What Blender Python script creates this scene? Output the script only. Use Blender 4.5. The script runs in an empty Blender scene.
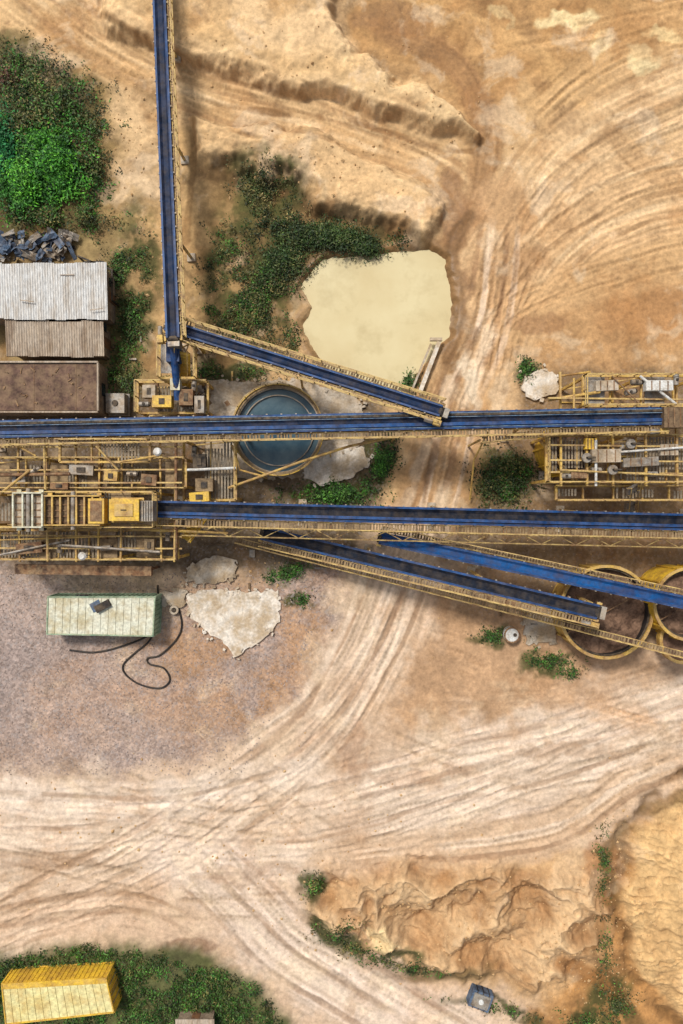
import bpy, numpy as np, math, random
from mathutils import Vector
random.seed(7)
RS=np.random.RandomState(7)
HC=70.0
sc=bpy.context.scene
f4=np.float32

def W(px,py,z=0.0):
    """site-plan coordinates (0.1 m grid, measured from the aerial survey) to metres at height z"""
    k=(HC-z)/HC
    return Vector(((px-341.5)/10*k,(512-py)/10*k,z))
def lin(c):
    c=np.array(c,dtype=float)/255
    return np.where(c<=0.04045,c/12.92,((c+0.055)/1.055)**2.4)
ALB=1.22
def D(c): return lin(c)/ALB

# ------------------------------------------------------------------ noise
_tab={}
def tab(seed):
    if seed not in _tab: _tab[seed]=np.random.RandomState(seed+100).rand(256,256).astype(f4)
    return _tab[seed]
def vn(x,y,seed):
    T=tab(seed)
    xf=np.floor(x); yf=np.floor(y)
    xi=xf.astype(np.int64)&255; yi=yf.astype(np.int64)&255
    u=(x-xf); v=(y-yf); u=u*u*(3-2*u); v=v*v*(3-2*v)
    x1=(xi+1)&255; y1=(yi+1)&255
    a=T[xi,yi]; b=T[x1,yi]; c=T[xi,y1]; d=T[x1,y1]
    return (a+(b-a)*u)*(1-v)+(c+(d-c)*u)*v
def fbm(x,y,s,oc=4,seed=0,gain=0.5):
    r=0; amp=1; tot=0; f=1.0/s
    for i in range(oc):
        ca,sa=math.cos(i*.9+.4),math.sin(i*.9+.4)
        r=r+amp*vn((x*ca-y*sa)*f+13.7*i,(x*sa+y*ca)*f+7.1*i,seed+i); tot+=amp; amp*=gain; f*=2.03
    return r/tot
def ss(a,b,x):
    t=np.clip((x-a)/(b-a),0,1); return t*t*(3-2*t)
def catmull(p,n=6):
    p=[np.array(q,float) for q in p]
    p=[2*p[0]-p[1]]+p+[2*p[-1]-p[-2]]
    out=[]
    for i in range(1,len(p)-2):
        for k in range(n):
            t=k/n
            out.append(0.5*((2*p[i])+(-p[i-1]+p[i+1])*t+(2*p[i-1]-5*p[i]+4*p[i+1]-p[i+2])*t*t+(-p[i-1]+3*p[i]-3*p[i+1]+p[i+2])*t**3))
    out.append(p[-2]); return np.array(out)

# ------------------------------------------------------------------ terrain grid
def axis(lo,hi,st):
    c=np.arange(lo,hi+st/2,st)
    e=[]; d=st; v=0
    while v<500: d*=1.35; v+=d; e.append(v)
    e=np.array(e)
    return np.concatenate([(lo-e)[::-1],c,hi+e])
xs=axis(-36,36,0.1); ys=axis(-53,53,0.1)
NX,NY=len(xs),len(ys)
GX,GY=np.meshgrid(xs,ys)
PX=(GX.ravel()*10+341.5).astype(f4); PY=(512-GY.ravel()*10).astype(f4)
N=len(PX)
wx=PX+(fbm(PX,PY,40,4,1)-.5)*34; wy=PY+(fbm(PX,PY,40,4,9)-.5)*34
wx2=wx+(fbm(PX,PY,9,3,3)-.5)*12; wy2=wy+(fbm(PX,PY,9,3,5)-.5)*12
col=np.zeros((N,3),f4); hh=np.zeros(N,f4); grav=np.zeros(N,f4); wet=np.zeros(N,f4)
veg=np.zeros(N,f4)

def sel(pts,m,X,Y):
    p=np.array(pts)
    return np.nonzero((X>p[:,0].min()-m)&(X<p[:,0].max()+m)&(Y>p[:,1].min()-m)&(Y<p[:,1].max()+m))[0]
def segd(X,Y,pts):
    best=np.full(len(X),1e9,f4); lat=np.zeros(len(X),f4); al=np.zeros(len(X),f4); acc=0
    for i in range(len(pts)-1):
        ax,ay=pts[i]; bx,by=pts[i+1]; dx,dy=bx-ax,by-ay; L=math.hypot(dx,dy)
        if L<1e-6: continue
        t=np.clip(((X-ax)*dx+(Y-ay)*dy)/(L*L),0,1)
        qx=X-(ax+t*dx); qy=Y-(ay+t*dy); d=np.sqrt(qx*qx+qy*qy)
        s=np.where(dx*qy-dy*qx>=0,1,-1)
        m=d<best
        best=np.where(m,d,best); lat=np.where(m,d*s,lat); al=np.where(m,acc+t*L,al)
        acc+=L
    return best,lat,al
def polymask(poly,soft=8,warp=1):
    X,Y=(wx2,wy2) if warp==1 else ((wx,wy) if warp==2 else (PX,PY))
    if warp==3: X,Y=PX*.65+wx2*.35,PY*.65+wy2*.35
    idx=sel(poly,soft+25,X,Y); x=X[idx]; y=Y[idx]
    pts=list(poly)+[poly[0]]
    d,_,_=segd(x,y,pts)
    ins=np.zeros(len(x),bool)
    for i in range(len(pts)-1):
        x1,y1=pts[i]; x2,y2=pts[i+1]
        if y1==y2: continue
        c=((y1>y)!=(y2>y))&(x<(x2-x1)*(y-y1)/(y2-y1)+x1)
        ins^=c
    sd=np.where(ins,d,-d)
    return idx,ss(-soft,soft,sd),sd
def blend(idx,m,c,var=0.0,seed=20):
    c=np.array(c,f4)[None,:]
    if var: c=c*(1+var*(fbm(PX[idx],PY[idx],14,5,seed,.6)[:,None]-.5)*2.6)
    col[idx]=col[idx]*(1-m[:,None])+c*m[:,None]
def region(poly,c,a=1,soft=10,h=0,var=.15,g=None,w=None,v=None,warp=1,patch=0):
    idx,m,sd=polymask(poly,soft,warp)
    mm=m*a
    if patch: mm=mm*ss(.5-patch*.3,.5+.15,fbm(PX[idx],PY[idx],22,5,44,.6))
    if c is not None: blend(idx,mm,D(c),var)
    if h: hh[idx]+=m*h
    if g is not None: grav[idx]=grav[idx]*(1-mm)+g*mm
    if w is not None: wet[idx]=wet[idx]*(1-mm)+w*mm
    if v is not None: veg[idx]=np.maximum(veg[idx],mm*v)
def stroke(p,w,c,a=1,streak=.3,amp=.10,tr=0,trc=None,tra=.5,seed=0,soft=.45,w2=None,g=0.,sw=4,wetv=None,brk=0.,lanes=()):
    pts=catmull(p); idx=sel(pts,w*1.6+10,PX,PY)
    x=PX[idx]*.93+wx[idx]*.07; y=PY[idx]*.93+wy[idx]*.07
    d,lat,al=segd(x,y,pts)
    L=np.sum(np.hypot(*np.diff(pts,axis=0).T))
    ww=w if w2 is None else w+(w2-w)*al/L
    en=(fbm(x,y,26,5,seed+31,.6)-.5)*1.5
    m=1-ss(1-soft,1+soft,d/ww+en)
    if brk: m=m*ss(.5-brk,.62,fbm(x,y,38,5,seed+35,.6)+.06)
    st=.45*vn(lat/sw,al/160,seed+41)+.15*vn(lat/(sw*.4),al/70,seed+42)+.40*vn(lat/(sw*2.8),al/220,seed+43)
    pres=ss(.32,.62,fbm(x,y,70,3,seed+47))
    ends=ss(2,45,al)*(1-ss(L-45,L-2,al))
    st=.5+(st-.5)*(.45+pres)*ends
    cc=D(c)[None,:]*(1+streak*(st[:,None]-.5)*2*np.array([1,1.1,1.25]))
    cc=cc*(.90+.20*fbm(x,y,30,5,seed+48,.6))[:,None]
    mm=(m*a)[:,None]
    col[idx]=col[idx]*(1-mm)+cc*mm
    hh[idx]+=m*(st-.5)*amp
    grav[idx]*=1-m*a*(1-g)
    if wetv is not None: wet[idx]=wet[idx]*(1-m*a)+wetv*m*a
    r=random.Random(seed)
    for j,(off,lw,lc,la) in enumerate(lanes):
        wg=(vn(al/120,al*0+j*3.3,seed+90)-.5)*w*.35
        q=np.abs(lat-off-wg)/(lw*(.7+.6*vn(al/40,al*0+j,seed+91)))
        lm=(1-ss(.6,1.3,q+(fbm(x,y,7,3,seed+92+j)-.5)*.8))*m*la*ends*ss(.22,.5,fbm(x,y,50,4,seed+95+j,.6))
        col[idx]=col[idx]*(1-lm[:,None])+D(lc)[None,:]*lm[:,None]
        hh[idx]-=lm*.05
        if lc[0]<170: wet[idx]=np.maximum(wet[idx],lm*.5)
    for k in range(tr):
        o=r.uniform(-.85,.85)*w; gauge=r.choice([9,10,11])
        wig=(vn(al/170+k*9.3,al*0+k,seed+50)-.5)*w*.8
        dark=r.random()<.75
        f=r.uniform(.42,.64) if dark else r.uniform(1.12,1.26)
        tc=D(trc if trc else c)*np.array([f,f*(.94 if dark else 1),f*(.84 if dark else 1.02)])
        a0=r.uniform(-.4,.6)*L; a1=a0+r.uniform(.4,1.1)*L
        fade=ends*ss(a0,a0+60,al)*(1-ss(a1-60,a1,al))*ss(.28,.52,fbm(x,y,34,4,seed+70+k,.6))
        for sgn in (-1,1):
            q=(lat-o-wig-sgn*gauge)
            lm=np.exp(-(q/2.0)**2)*m*fade*tra
            lm2=np.exp(-((np.abs(q)-3.2)/1.2)**2)*m*fade*tra
            tread=.78+.22*np.sin(al*1.3+np.abs(q)*1.3)
            lm=lm*tread
            col[idx]=col[idx]*(1-lm[:,None])+tc[None,:]*lm[:,None]
            col[idx]*=(1+.10*lm2[:,None])
            hh[idx]+=-lm*.07+lm2*.04

# base
t=ss(480,620,wy)
n1=fbm(PX,PY,120,6,60,.6)
base=D((214,174,122))[None,:]*(1-t[:,None])+D((208,176,144))[None,:]*t[:,None]
col[:]=base*(.78+.44*n1[:,None])
hh+= (fbm(PX,PY,150,3,61)-.5)*.5

# --- large colour regions
region([(340,-40),(720,-40),(720,50),(600,60),(520,90),(480,125),(430,85),(350,55)],(184,140,88),.9,16,var=.3)
region([(480,300),(560,285),(720,280),(720,380),(500,385)],(186,142,94),.8,22,var=.3)
region([(590,280),(720,285),(720,345),(600,335)],(172,122,74),.6,16,var=.25)
region([(395,215),(470,190),(500,260),(500,560),(380,580),(400,470),(450,380),(455,260)],(172,132,88),.85,14,var=.25)
region([(90,100),(230,120),(240,400),(90,400)],(192,154,102),.8,20,var=.4)
region([(-40,200),(130,220),(165,400),(-40,400)],(140,120,78),.85,14,var=.4)
region([(-60,372),(150,380),(215,380),(370,400),(400,440),(360,560),(330,575),(-60,575)],(104,88,68),.92,10,var=.45,g=.5)  # gravelly ground, darkened to paint in the shade below the plant
region([(480,385),(560,370),(730,380),(730,640),(560,650),(470,610),(400,560),(480,500)],(118,94,66),.85,12,var=.4,g=.4)  # east plant ground, its colour darkened for shade under the structures
region([(-60,565),(60,570),(190,600),(340,560),(352,600),(330,680),(250,735),(140,775),(-60,775)],(168,146,132),1,16,var=.18,g=1.)
region([(150,600),(345,590),(335,680),(260,730),(190,745),(130,700)],(180,138,98),.8,22,var=.25,g=.6,patch=1)
region([(20,670),(150,660),(230,720),(90,770),(-40,775)],(182,152,128),.6,22,var=.2,g=.7,patch=1)
region([(-40,590),(50,640),(30,740),(-40,730)],(154,138,130),.6,22,var=.2,g=1,patch=1)
region([(390,580),(480,560),(620,650),(560,730),(400,745),(360,690)],(184,144,104),.85,22,var=.3)
region([(470,640),(740,650),(740,705),(560,720),(430,760)],(190,152,114),.8,16,var=.3)
region([(480,1060),(545,985),(600,905),(592,850),(640,815),(740,775),(740,1060)],(176,126,70),.95,9,var=.5)
region([(290,870),(330,860),(600,850),(600,960),(540,1000),(420,975),(310,935)],(200,160,112),.95,12,var=.3)

# --- banks and raised ground
def bank(poly,c,h,soft,a=.85,seed=300,dark=(146,108,66),hi=(232,198,148)):
    idx,m,sd=polymask(poly,soft,2)
    x,y=PX[idx],PY[idx]
    rill=fbm(x,y,16,4,seed,.55)
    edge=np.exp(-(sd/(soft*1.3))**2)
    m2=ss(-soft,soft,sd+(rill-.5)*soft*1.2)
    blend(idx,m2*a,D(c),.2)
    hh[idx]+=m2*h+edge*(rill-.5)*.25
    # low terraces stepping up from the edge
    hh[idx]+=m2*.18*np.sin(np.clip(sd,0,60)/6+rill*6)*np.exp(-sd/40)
    foot_shade=np.exp(-((sd+soft*1.0)/(soft*.7))**2)*ss(.3,.55,fbm(x,y,40,3,seed+5))  # shading at the base of the bank, painted as a darker band
    blend(idx,foot_shade*.6,D(dark),.3)
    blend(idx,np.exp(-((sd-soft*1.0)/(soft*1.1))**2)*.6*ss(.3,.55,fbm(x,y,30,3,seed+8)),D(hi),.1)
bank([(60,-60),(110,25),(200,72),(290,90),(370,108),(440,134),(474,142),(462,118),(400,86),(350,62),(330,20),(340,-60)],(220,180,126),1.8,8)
region([(150,-60),(180,0),(240,40),(300,62),(350,60),(352,-60)],(230,194,146),.7,14,h=.3,var=.25)
region([(240,-30),(360,-30),(330,20),(280,25)],(190,142,82),.75,14,var=.35,patch=1)
region([(110,-30),(220,-30),(260,50),(200,60)],(200,158,104),.5,14,var=.35,patch=1)
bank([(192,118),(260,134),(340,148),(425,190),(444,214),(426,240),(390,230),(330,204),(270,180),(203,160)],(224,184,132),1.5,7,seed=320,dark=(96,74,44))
region([(215,160),(300,190),(385,225),(410,250),(390,262),(330,262),(300,290),(298,350),(250,390),(200,385),(195,260)],(128,100,60),.88,14,h=-.4,var=.5)
region([(190,200),(235,210),(230,300),(205,340),(188,330)],(198,160,106),.7,12,var=.4)
region([(105,60),(150,90),(160,190),(125,210),(112,130)],(228,192,144),.7,12,var=.2,h=.4)
region([(-60,20),(60,40),(112,90),(118,200),(80,240),(-60,240)],(84,78,42),.9,14,var=.6,h=.2,v=1)
region([(60,40),(120,50),(130,230),(100,240),(100,120)],(150,120,72),.6,14,var=.5,patch=1)

BR=(140,102,68); PA=(236,212,184); PU=(234,202,156); BU=(146,104,60)
# --- roads
stroke([(-20,-70),(40,-5),(110,48),(210,98),(330,130),(430,166),(480,215)],34,(218,180,130),.92,.34,.09,tr=8,tra=.65,seed=1,lanes=[(-18,3,BU,.55),(4,4,PU,.6),(16,3,BU,.6),(-6,2.5,BU,.5)])
stroke([(10,-40),(60,30),(140,80),(250,114),(370,147),(450,185)],12,(198,154,102),.6,.35,.1,tr=2,tra=.6,seed=2,brk=.1)
stroke([(470,400),(486,300),(530,205),(590,140),(740,70)],46,(222,184,136),.9,.44,.12,tr=12,tra=.7,seed=3,sw=3.2,lanes=[(-30,3,BU,.55),(-12,4,PU,.6),(6,3,BU,.5),(22,4,PU,.6)])
stroke([(470,400),(500,310),(560,240),(640,200),(740,180)],44,(214,174,126),.85,.44,.12,tr=11,tra=.7,seed=4,sw=3.2,lanes=[(-24,3,PU,.6),(-4,3,BU,.55),(14,4,PU,.5),(28,3,BU,.55)])
stroke([(466,420),(500,330),(570,285),(650,262),(740,255)],22,(202,160,110),.7,.4,.1,tr=5,tra=.65,seed=5)
stroke([(520,130),(590,70),(660,40),(740,30)],26,(202,160,108),.6,.42,.1,tr=6,tra=.65,seed=6,brk=.1)
stroke([(380,30),(450,60),(482,110),(486,160),(470,220),(440,250)],13,(156,114,70),.8,.35,.12,tr=3,tra=.5,seed=7,wetv=.5)
stroke([(430,70),(470,20),(500,-40)],12,(148,106,62),.65,.35,.12,tr=2,tra=.6,seed=8,brk=.1)
stroke([(540,80),(560,20),(610,-40)],12,(154,112,68),.6,.35,.12,tr=2,tra=.6,seed=9,brk=.1)
stroke([(640,90),(660,30),(700,-40)],10,(160,118,74),.5,.35,.12,tr=2,tra=.6,seed=37,brk=.1)
stroke([(480,45),(580,30),(740,-10)],14,(220,174,118),.6,.45,.12,tr=3,tra=.65,seed=10,brk=.15)
stroke([(380,-10),(460,20),(540,60),(580,110)],10,(212,168,110),.5,.45,.12,tr=3,tra=.6,seed=11,brk=.15)
stroke([(600,120),(650,170),(720,200)],9,(172,130,84),.4,.35,.1,tr=2,tra=.7,seed=12)
stroke([(505,210),(485,330),(455,400),(432,500),(402,580),(352,690),(280,780)],30,(196,154,108),.85,.42,.12,tr=7,tra=.7,seed=13,lanes=[(-20,3,PA,.6),(-8,3,BR,.7),(8,3.5,PA,.6),(20,3,BR,.6)])
stroke([(490,330),(462,420),(440,500),(410,580),(380,640)],7,(232,204,168),.75,.4,.1,seed=14,brk=.1)
stroke([(450,380),(425,450),(400,520),(380,600),(330,690)],5,(228,198,162),.7,.4,.1,seed=15,brk=.1)
stroke([(475,330),(445,420),(420,500),(392,590),(345,690)],4,(130,94,60),.7,.4,.12,seed=26,brk=.1,wetv=.6)
stroke([(760,690),(620,745),(500,775),(360,815),(200,835),(60,840),(-60,838)],56,(220,196,170),.92,.28,.08,tr=15,tra=.65,seed=16,sw=4,lanes=[(-44,4,BR,.45),(-28,5,PA,.7),(-12,3,BR,.55),(2,5,PA,.7),(18,3,BR,.5),(32,5,PA,.6),(46,3,BR,.5)])
stroke([(405,560),(372,650),(320,730),(230,800),(120,870),(-60,950)],42,(216,189,160),.85,.34,.09,tr=12,tra=.7,seed=17,sw=4,lanes=[(-30,3,BR,.6),(-18,5,PA,.8),(-4,3,BR,.65),(10,5,PA,.8),(24,3.5,BR,.65),(34,4,PA,.6)])
stroke([(180,850),(240,900),(290,950),(370,1000),(480,1070)],42,(222,198,174),.92,.32,.09,tr=9,tra=.65,seed=18,sw=4,lanes=[(-28,3,BR,.5),(-14,5,PA,.8),(2,3,BR,.55),(16,5,PA,.8),(30,3,BR,.55)])
stroke([(760,745),(640,780),(560,830),(450,850),(330,860)],20,(202,168,132),.75,.34,.08,tr=4,tra=.6,seed=19,lanes=[(-8,3,BR,.55),(6,4,PA,.6)])
stroke([(-60,790),(60,800),(180,800),(300,770)],18,(226,206,184),.6,.26,.07,tr=4,tra=.6,seed=21,lanes=[(-6,2.5,BR,.5),(8,4,PA,.5)])
stroke([(-60,930),(60,910),(140,905),(200,930)],22,(206,174,142),.7,.3,.09,tr=5,tra=.65,seed=22,lanes=[(-8,3,BR,.55),(8,3,BR,.5)])
stroke([(420,640),(520,680),(640,720),(760,740)],14,(196,156,116),.5,.35,.09,tr=5,tra=.7,seed=23,brk=.1)
stroke([(700,660),(600,690),(480,700),(380,700)],12,(206,168,130),.4,.35,.09,tr=5,tra=.65,seed=27,brk=.1)
stroke([(345,690),(352,740),(345,830)],22,(182,146,112),.5,.35,.07,tr=3,tra=.65,seed=24,brk=.1)
for (c1,c2,s) in (((-40,850),(320,905),28),((60,780),(300,830),29),((330,720),(560,790),30),((500,800),(700,720),33),((240,760),(420,850),34),((380,860),(240,760),36)):
    mx=((c1[0]+c2[0])/2+10,(c1[1]+c2[1])/2+14); stroke([c1,mx,c2],26,(200,170,138),.22,.35,.04,tr=5,tra=.65,seed=s,brk=.1)
for (x,y,rx,ry,c,a) in [(352,745,12,40,(166,128,98),.45),(180,945,32,10,(134,100,72),.8),(150,700,60,14,(172,136,108),.4),(60,860,60,8,(176,142,110),.6),(250,870,50,8,(172,138,108),.5),(420,775,60,7,(178,142,110),.5),(560,750,50,7,(172,136,102),.5),
    (520,265,34,14,(160,116,70),.5),(455,210,12,40,(140,98,58),.7),(400,20,40,18,(158,112,64),.55),(640,100,26,10,(184,140,92),.4),
    (570,16,26,9,(238,212,154),.9),(640,62,14,12,(238,212,156),.85),(600,42,10,8,(232,204,146),.7),(470,378,8,18,(238,216,182),.7),(500,14,14,6,(232,200,138),.7),(662,40,20,5,(236,206,146),.6),
    (452,300,14,60,(146,106,66),.7),(600,862,20,30,(156,108,66),.7),(520,880,24,10,(158,118,78),.6),(540,320,30,10,(152,108,66),.6),(498,398,12,22,(222,196,160),.5),(300,735,40,20,(190,158,128),.5)]:
    e=((wx2-x)/rx)**2+((wy2-y)/ry)**2
    idx=np.nonzero(e<3)[0]; m=(1-ss(.4,1.6,e[idx]))*a
    blend(idx,m,D(c),.2); wet[idx]=np.maximum(wet[idx],m*.9)

# spoil area at the south
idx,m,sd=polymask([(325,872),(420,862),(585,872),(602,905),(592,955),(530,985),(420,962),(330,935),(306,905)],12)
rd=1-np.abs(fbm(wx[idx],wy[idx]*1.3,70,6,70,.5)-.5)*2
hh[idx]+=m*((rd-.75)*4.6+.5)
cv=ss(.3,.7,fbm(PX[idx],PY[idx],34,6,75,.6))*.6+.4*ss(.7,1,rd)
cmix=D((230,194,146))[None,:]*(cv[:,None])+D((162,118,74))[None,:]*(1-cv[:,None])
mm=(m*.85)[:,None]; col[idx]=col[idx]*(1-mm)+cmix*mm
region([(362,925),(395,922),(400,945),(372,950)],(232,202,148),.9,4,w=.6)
# sand bank SE
cx,cy,R=744,896,126
dx=wx*.9+PX*.1-cx; dy=(wy*.9+PY*.1-cy)*.92
r=np.sqrt(dx*dx+dy*dy)+(fbm(PX,PY,60,4,89,.6)-.5)*40; ang=np.arctan2(dy,dx)
idx=np.nonzero(r<R*1.35)[0]; rr=r[idx]/R
q=1-ss(.90,1.02,rr)
rill=vn((ang[idx]*16+fbm(PX[idx],PY[idx],30,3,85)*4),rr*3,80)*.4+vn(ang[idx]*44+fbm(PX[idx],PY[idx],20,3,86)*6,rr*6,81)*.6
ringn=vn(rr*11+fbm(PX[idx],PY[idx],40,4,82)*4,ang[idx]*2,83)*.6+vn(rr*34+fbm(PX[idx],PY[idx],30,4,84)*6,ang[idx]*3,87)*.4
hh[idx]+=np.clip((1-rr),0,1)*5.0+q*(rill-.5)*.5+q*(ringn-.5)*.6+q*(fbm(PX[idx],PY[idx],10,5,93,.7)-.5)*.8
cs=D((216,176,120))[None,:]*(.42+.34*rill[:,None]+.38*ringn[:,None]+.34*fbm(PX[idx],PY[idx],12,5,87,.7)[:,None])
col[idx]=col[idx]*(1-q[:,None])+cs*q[:,None]
lip=np.exp(-((rr-1.04)/.05)**2)*ss(.3,.6,fbm(PX[idx],PY[idx],22,4,88,.6))
blend(idx,lip*.8,D((112,82,46)),.5)
hh[idx]-=lip*.4
for p,w_,c in [([(690,790),(640,815),(606,850),(612,900),(598,960),(640,1030)],7,(112,84,46)),([(480,975),(540,975),(590,950),(606,890)],5,(140,98,54)),
               ([(300,890),(330,940),(400,972),(500,968)],7,(96,78,44)),([(620,1040),(612,990),(560,960)],8,(150,102,54)),
               ([(250,110),(350,122),(440,148),(474,152)],3,(144,106,66)),([(205,170),(300,200),(360,220),(415,242)],7,(92,70,40)),
               ([(196,122),(192,180),(186,240)],4,(146,112,70)),([(470,215),(452,250),(458,320),(440,380)],6,(124,90,54))]:
    stroke(p,w_,c,.75,.35,.10,seed=int(p[0][0])+3,brk=.12)
for s_,c_,lo,hi,a_,sd_ in ((46,(182,128,74),.54,.72,.4,401),(30,(148,112,74),.58,.75,.4,411),(36,(240,210,170),.56,.72,.5,421),(12,(130,96,64),.63,.8,.4,431)):
    m=ss(lo,hi,fbm(wx,wy,s_,6,sd_,.62))*a_*(1-.45*t)
    col[:]=col*(1-m[:,None])+D(c_)[None,:]*m[:,None]*(.5+.5*col.mean(1)/.42)[:,None]
def vegpatch(x,y,rx,ry,rot=0,a=.9,c=(72,74,36)):
    ca,sa=math.cos(rot),math.sin(rot)
    dx=wx2-x; dy=wy2-y
    e=((dx*ca+dy*sa)/rx)**2+((-dx*sa+dy*ca)/ry)**2
    idx=np.nonzero(e<2.6)[0]; m=(1-ss(.3,2.0,e[idx]))*a*ss(.3,.55,fbm(PX[idx],PY[idx],16,5,95,.6))
    blend(idx,m,D(c),.5); veg[idx]=np.maximum(veg[idx],m)
for v in [(320,238,66,20,.15),(262,190,36,28,.3),(252,300,46,38,1.1),(275,270,24,24,0),(238,372,34,9,.1),(292,345,10,20,0),(230,240,22,34,0),
          (503,480,33,28,0),(525,372,12,12,0),(340,492,50,14,-.15),(382,466,12,30,.3),(290,572,22,9,-.3),(545,662,30,9,0),(492,636,14,8,0),
          (312,888,9,15,0),(330,935,30,14,.6),(400,960,50,10,.2),(612,1002,18,24,0),
          (122,378,20,18,0),(125,320,18,54,0),(140,270,18,60,0),(500,1010,50,8,.2),(585,1015,20,10,0),(405,385,12,16,0),(300,600,14,8,0)]:
    vegpatch(*v)
GRASS=[(-60,975),(20,955),(80,942),(140,938),(200,952),(250,980),(290,1015),(300,1060),(-60,1060)]
region(GRASS,(72,80,36),.92,12,var=.5,v=1,h=.3)
hh+=veg*.12*fbm(PX,PY,8,3,90)
nf=fbm(PX,PY,14,5,62,gain=.6); n2=fbm(PX,PY,3.2,2,63)
hh+=(nf-.5)*.17+(n2-.5)*.03
col*=(.84+.32*fbm(PX,PY,9,4,64,.75))[:,None]
# pond basin
POND=[(318,262),(335,255),(360,256),(395,250),(430,247),(446,260),(454,290),(455,315),(450,338),(434,352),(420,364),(408,382),(394,392),(372,392),(348,382),(326,364),(311,342),(305,322),(314,304),(303,286)]
idx,m,sd=polymask(POND,5,3)
hh[idx]=hh[idx]*(1-ss(-16,2,sd))-1.2*ss(-6,8,sd)
rim=np.exp(-((sd+4)/6)**2)*ss(.2,.5,fbm(PX[idx],PY[idx],24,4,97,.6))
blend(idx,rim*.8,D((138,104,64)),.35)
wet[idx]=np.maximum(wet[idx],rim*1.0)
idx,m,sd=polymask([(-60,250),(110,255),(160,375),(380,395),(400,470),(350,560),(290,590),(200,640),(-60,650)],10)
hh[idx]=hh[idx]*(1-m*.75)
lum=col.mean(1,keepdims=True); col=(lum+(col-lum)*.98)*1.05

gh=hh.reshape(NY,NX)
def gz(x,y):
    i=np.clip(np.searchsorted(xs,x),0,NX-1); j=np.clip(np.searchsorted(ys,y),0,NY-1)
    return gh[j,i]

# ------------------------------------------------------------------ materials
def newmat(name):
    m=bpy.data.materials.new(name); m.use_nodes=True
    nt=m.node_tree; bs=nt.nodes['Principled BSDF']; return m,nt,bs
def mixn(nt,fac,a,b,mode='MIX'):
    n=nt.nodes.new('ShaderNodeMix'); n.data_type='RGBA'; n.blend_type=mode
    for s,v in ((n.inputs[0],fac),(n.inputs[6],a),(n.inputs[7],b)):
        if hasattr(v,'is_linked'): nt.links.new(v,s)
        elif isinstance(v,(int,float)): s.default_value=v
        else: s.default_value=(*[float(q) for q in v],1)
    return n.outputs[2]
def noise(nt,vec,scale,detail=5,rough=.6):
    n=nt.nodes.new('ShaderNodeTexNoise'); n.inputs['Scale'].default_value=scale
    n.inputs['Detail'].default_value=detail; n.inputs['Roughness'].default_value=rough
    nt.links.new(vec,n.inputs['Vector']); return n.outputs['Fac']
def ramp(nt,fac,a,b,c=0.,d=1.):
    n=nt.nodes.new('ShaderNodeMapRange'); n.inputs['From Min'].default_value=a; n.inputs['From Max'].default_value=b
    n.inputs['To Min'].default_value=c; n.inputs['To Max'].default_value=d
    nt.links.new(fac,n.inputs['Value']); return n.outputs['Result']
def coords(nt,scale=(1,1,1)):
    t=nt.nodes.new('ShaderNodeTexCoord'); mp=nt.nodes.new('ShaderNodeMapping'); mp.inputs['Scale'].default_value=scale
    nt.links.new(t.outputs['Object'],mp.inputs['Vector']); return mp.outputs['Vector']
def bump(nt,bs,h,st=.4,dist=.05):
    b=nt.nodes.new('ShaderNodeBump'); b.inputs['Strength'].default_value=st; b.inputs['Distance'].default_value=dist
    nt.links.new(h,b.inputs['Height']); nt.links.new(b.outputs['Normal'],bs.inputs['Normal'])
DUST=D((204,172,128))
def mat(name,c1,c2,scale=1.2,rough=.7,metal=0,dust=.4,lo=.42,hi=.62,st=(1,1,1),spec=.3):
    m,nt,bs=newmat(name); v=coords(nt,st)
    a=D(c1); b=D(c2)
    n=noise(nt,v,scale,5,.68); c=mixn(nt,ramp(nt,n,lo,hi),a,b)
    n2=noise(nt,v,scale*7,2,.6); g_=ramp(nt,n2,.3,.7,.74,1.22); c=mixn(nt,1.0,c,g_,'MULTIPLY')
    if dust>0:
        g=nt.nodes.new('ShaderNodeNewGeometry'); sp=nt.nodes.new('ShaderNodeSeparateXYZ'); nt.links.new(g.outputs['Normal'],sp.inputs[0])
        up=ramp(nt,sp.outputs['Z'],.2,.95,0,dust); dn=ramp(nt,noise(nt,v,scale*.8+.6,3,.7),.38,.66)
        mu=nt.nodes.new('ShaderNodeMath'); mu.operation='MULTIPLY'; nt.links.new(up,mu.inputs[0]); nt.links.new(dn,mu.inputs[1])
        c=mixn(nt,mu.outputs[0],c,DUST)
    nt.links.new(c,bs.inputs['Base Color']); bs.inputs['Roughness'].default_value=rough; bs.inputs['Metallic'].default_value=metal
    bs.inputs['Specular IOR Level'].default_value=spec
    return m
M={}
M['yellow']=mat('yellow_paint',(214,176,88),(156,116,66),.9,.6,0,.5)
M['yellow2']=mat('bright_yellow_paint',(236,192,60),(194,150,62),.8,.5,0,.3)
M['rail']=mat('handrail_paint',(218,186,112),(152,116,76),1.2,.6,0,.3)
M['rust']=mat('rusty_steel',(126,88,58),(82,60,46),1.2,.8,.0,.45)
M['steel']=mat('galvanised_steel',(160,154,144),(110,98,86),1.0,.5,.2,.35)
M['dark']=mat('dark_steel',(52,46,42),(32,28,26),1.5,.7,0,.2)
M['grate']=mat('walkway_grating',(150,126,92),(98,80,58),.9,.8,0,.35)
M['grateg']=mat('grey_grating',(142,132,116),(92,84,70),.9,.8,0,.35)
M['belt']=mat('conveyor_belt_rubber',(18,42,74),(12,26,48),.7,.6,0,.07,spec=.15)
M['beltk']=mat('dark_belt_rubber',(26,34,48),(16,20,32),.7,.65,0,.08,spec=.15)
M['beltb']=mat('blue_belt',(20,84,142),(16,56,104),.5,.6,0,.07,spec=.15)
M['blue']=mat('blue_paint',(20,76,132),(14,48,90),.6,.5,0,.10,spec=.25)
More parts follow.
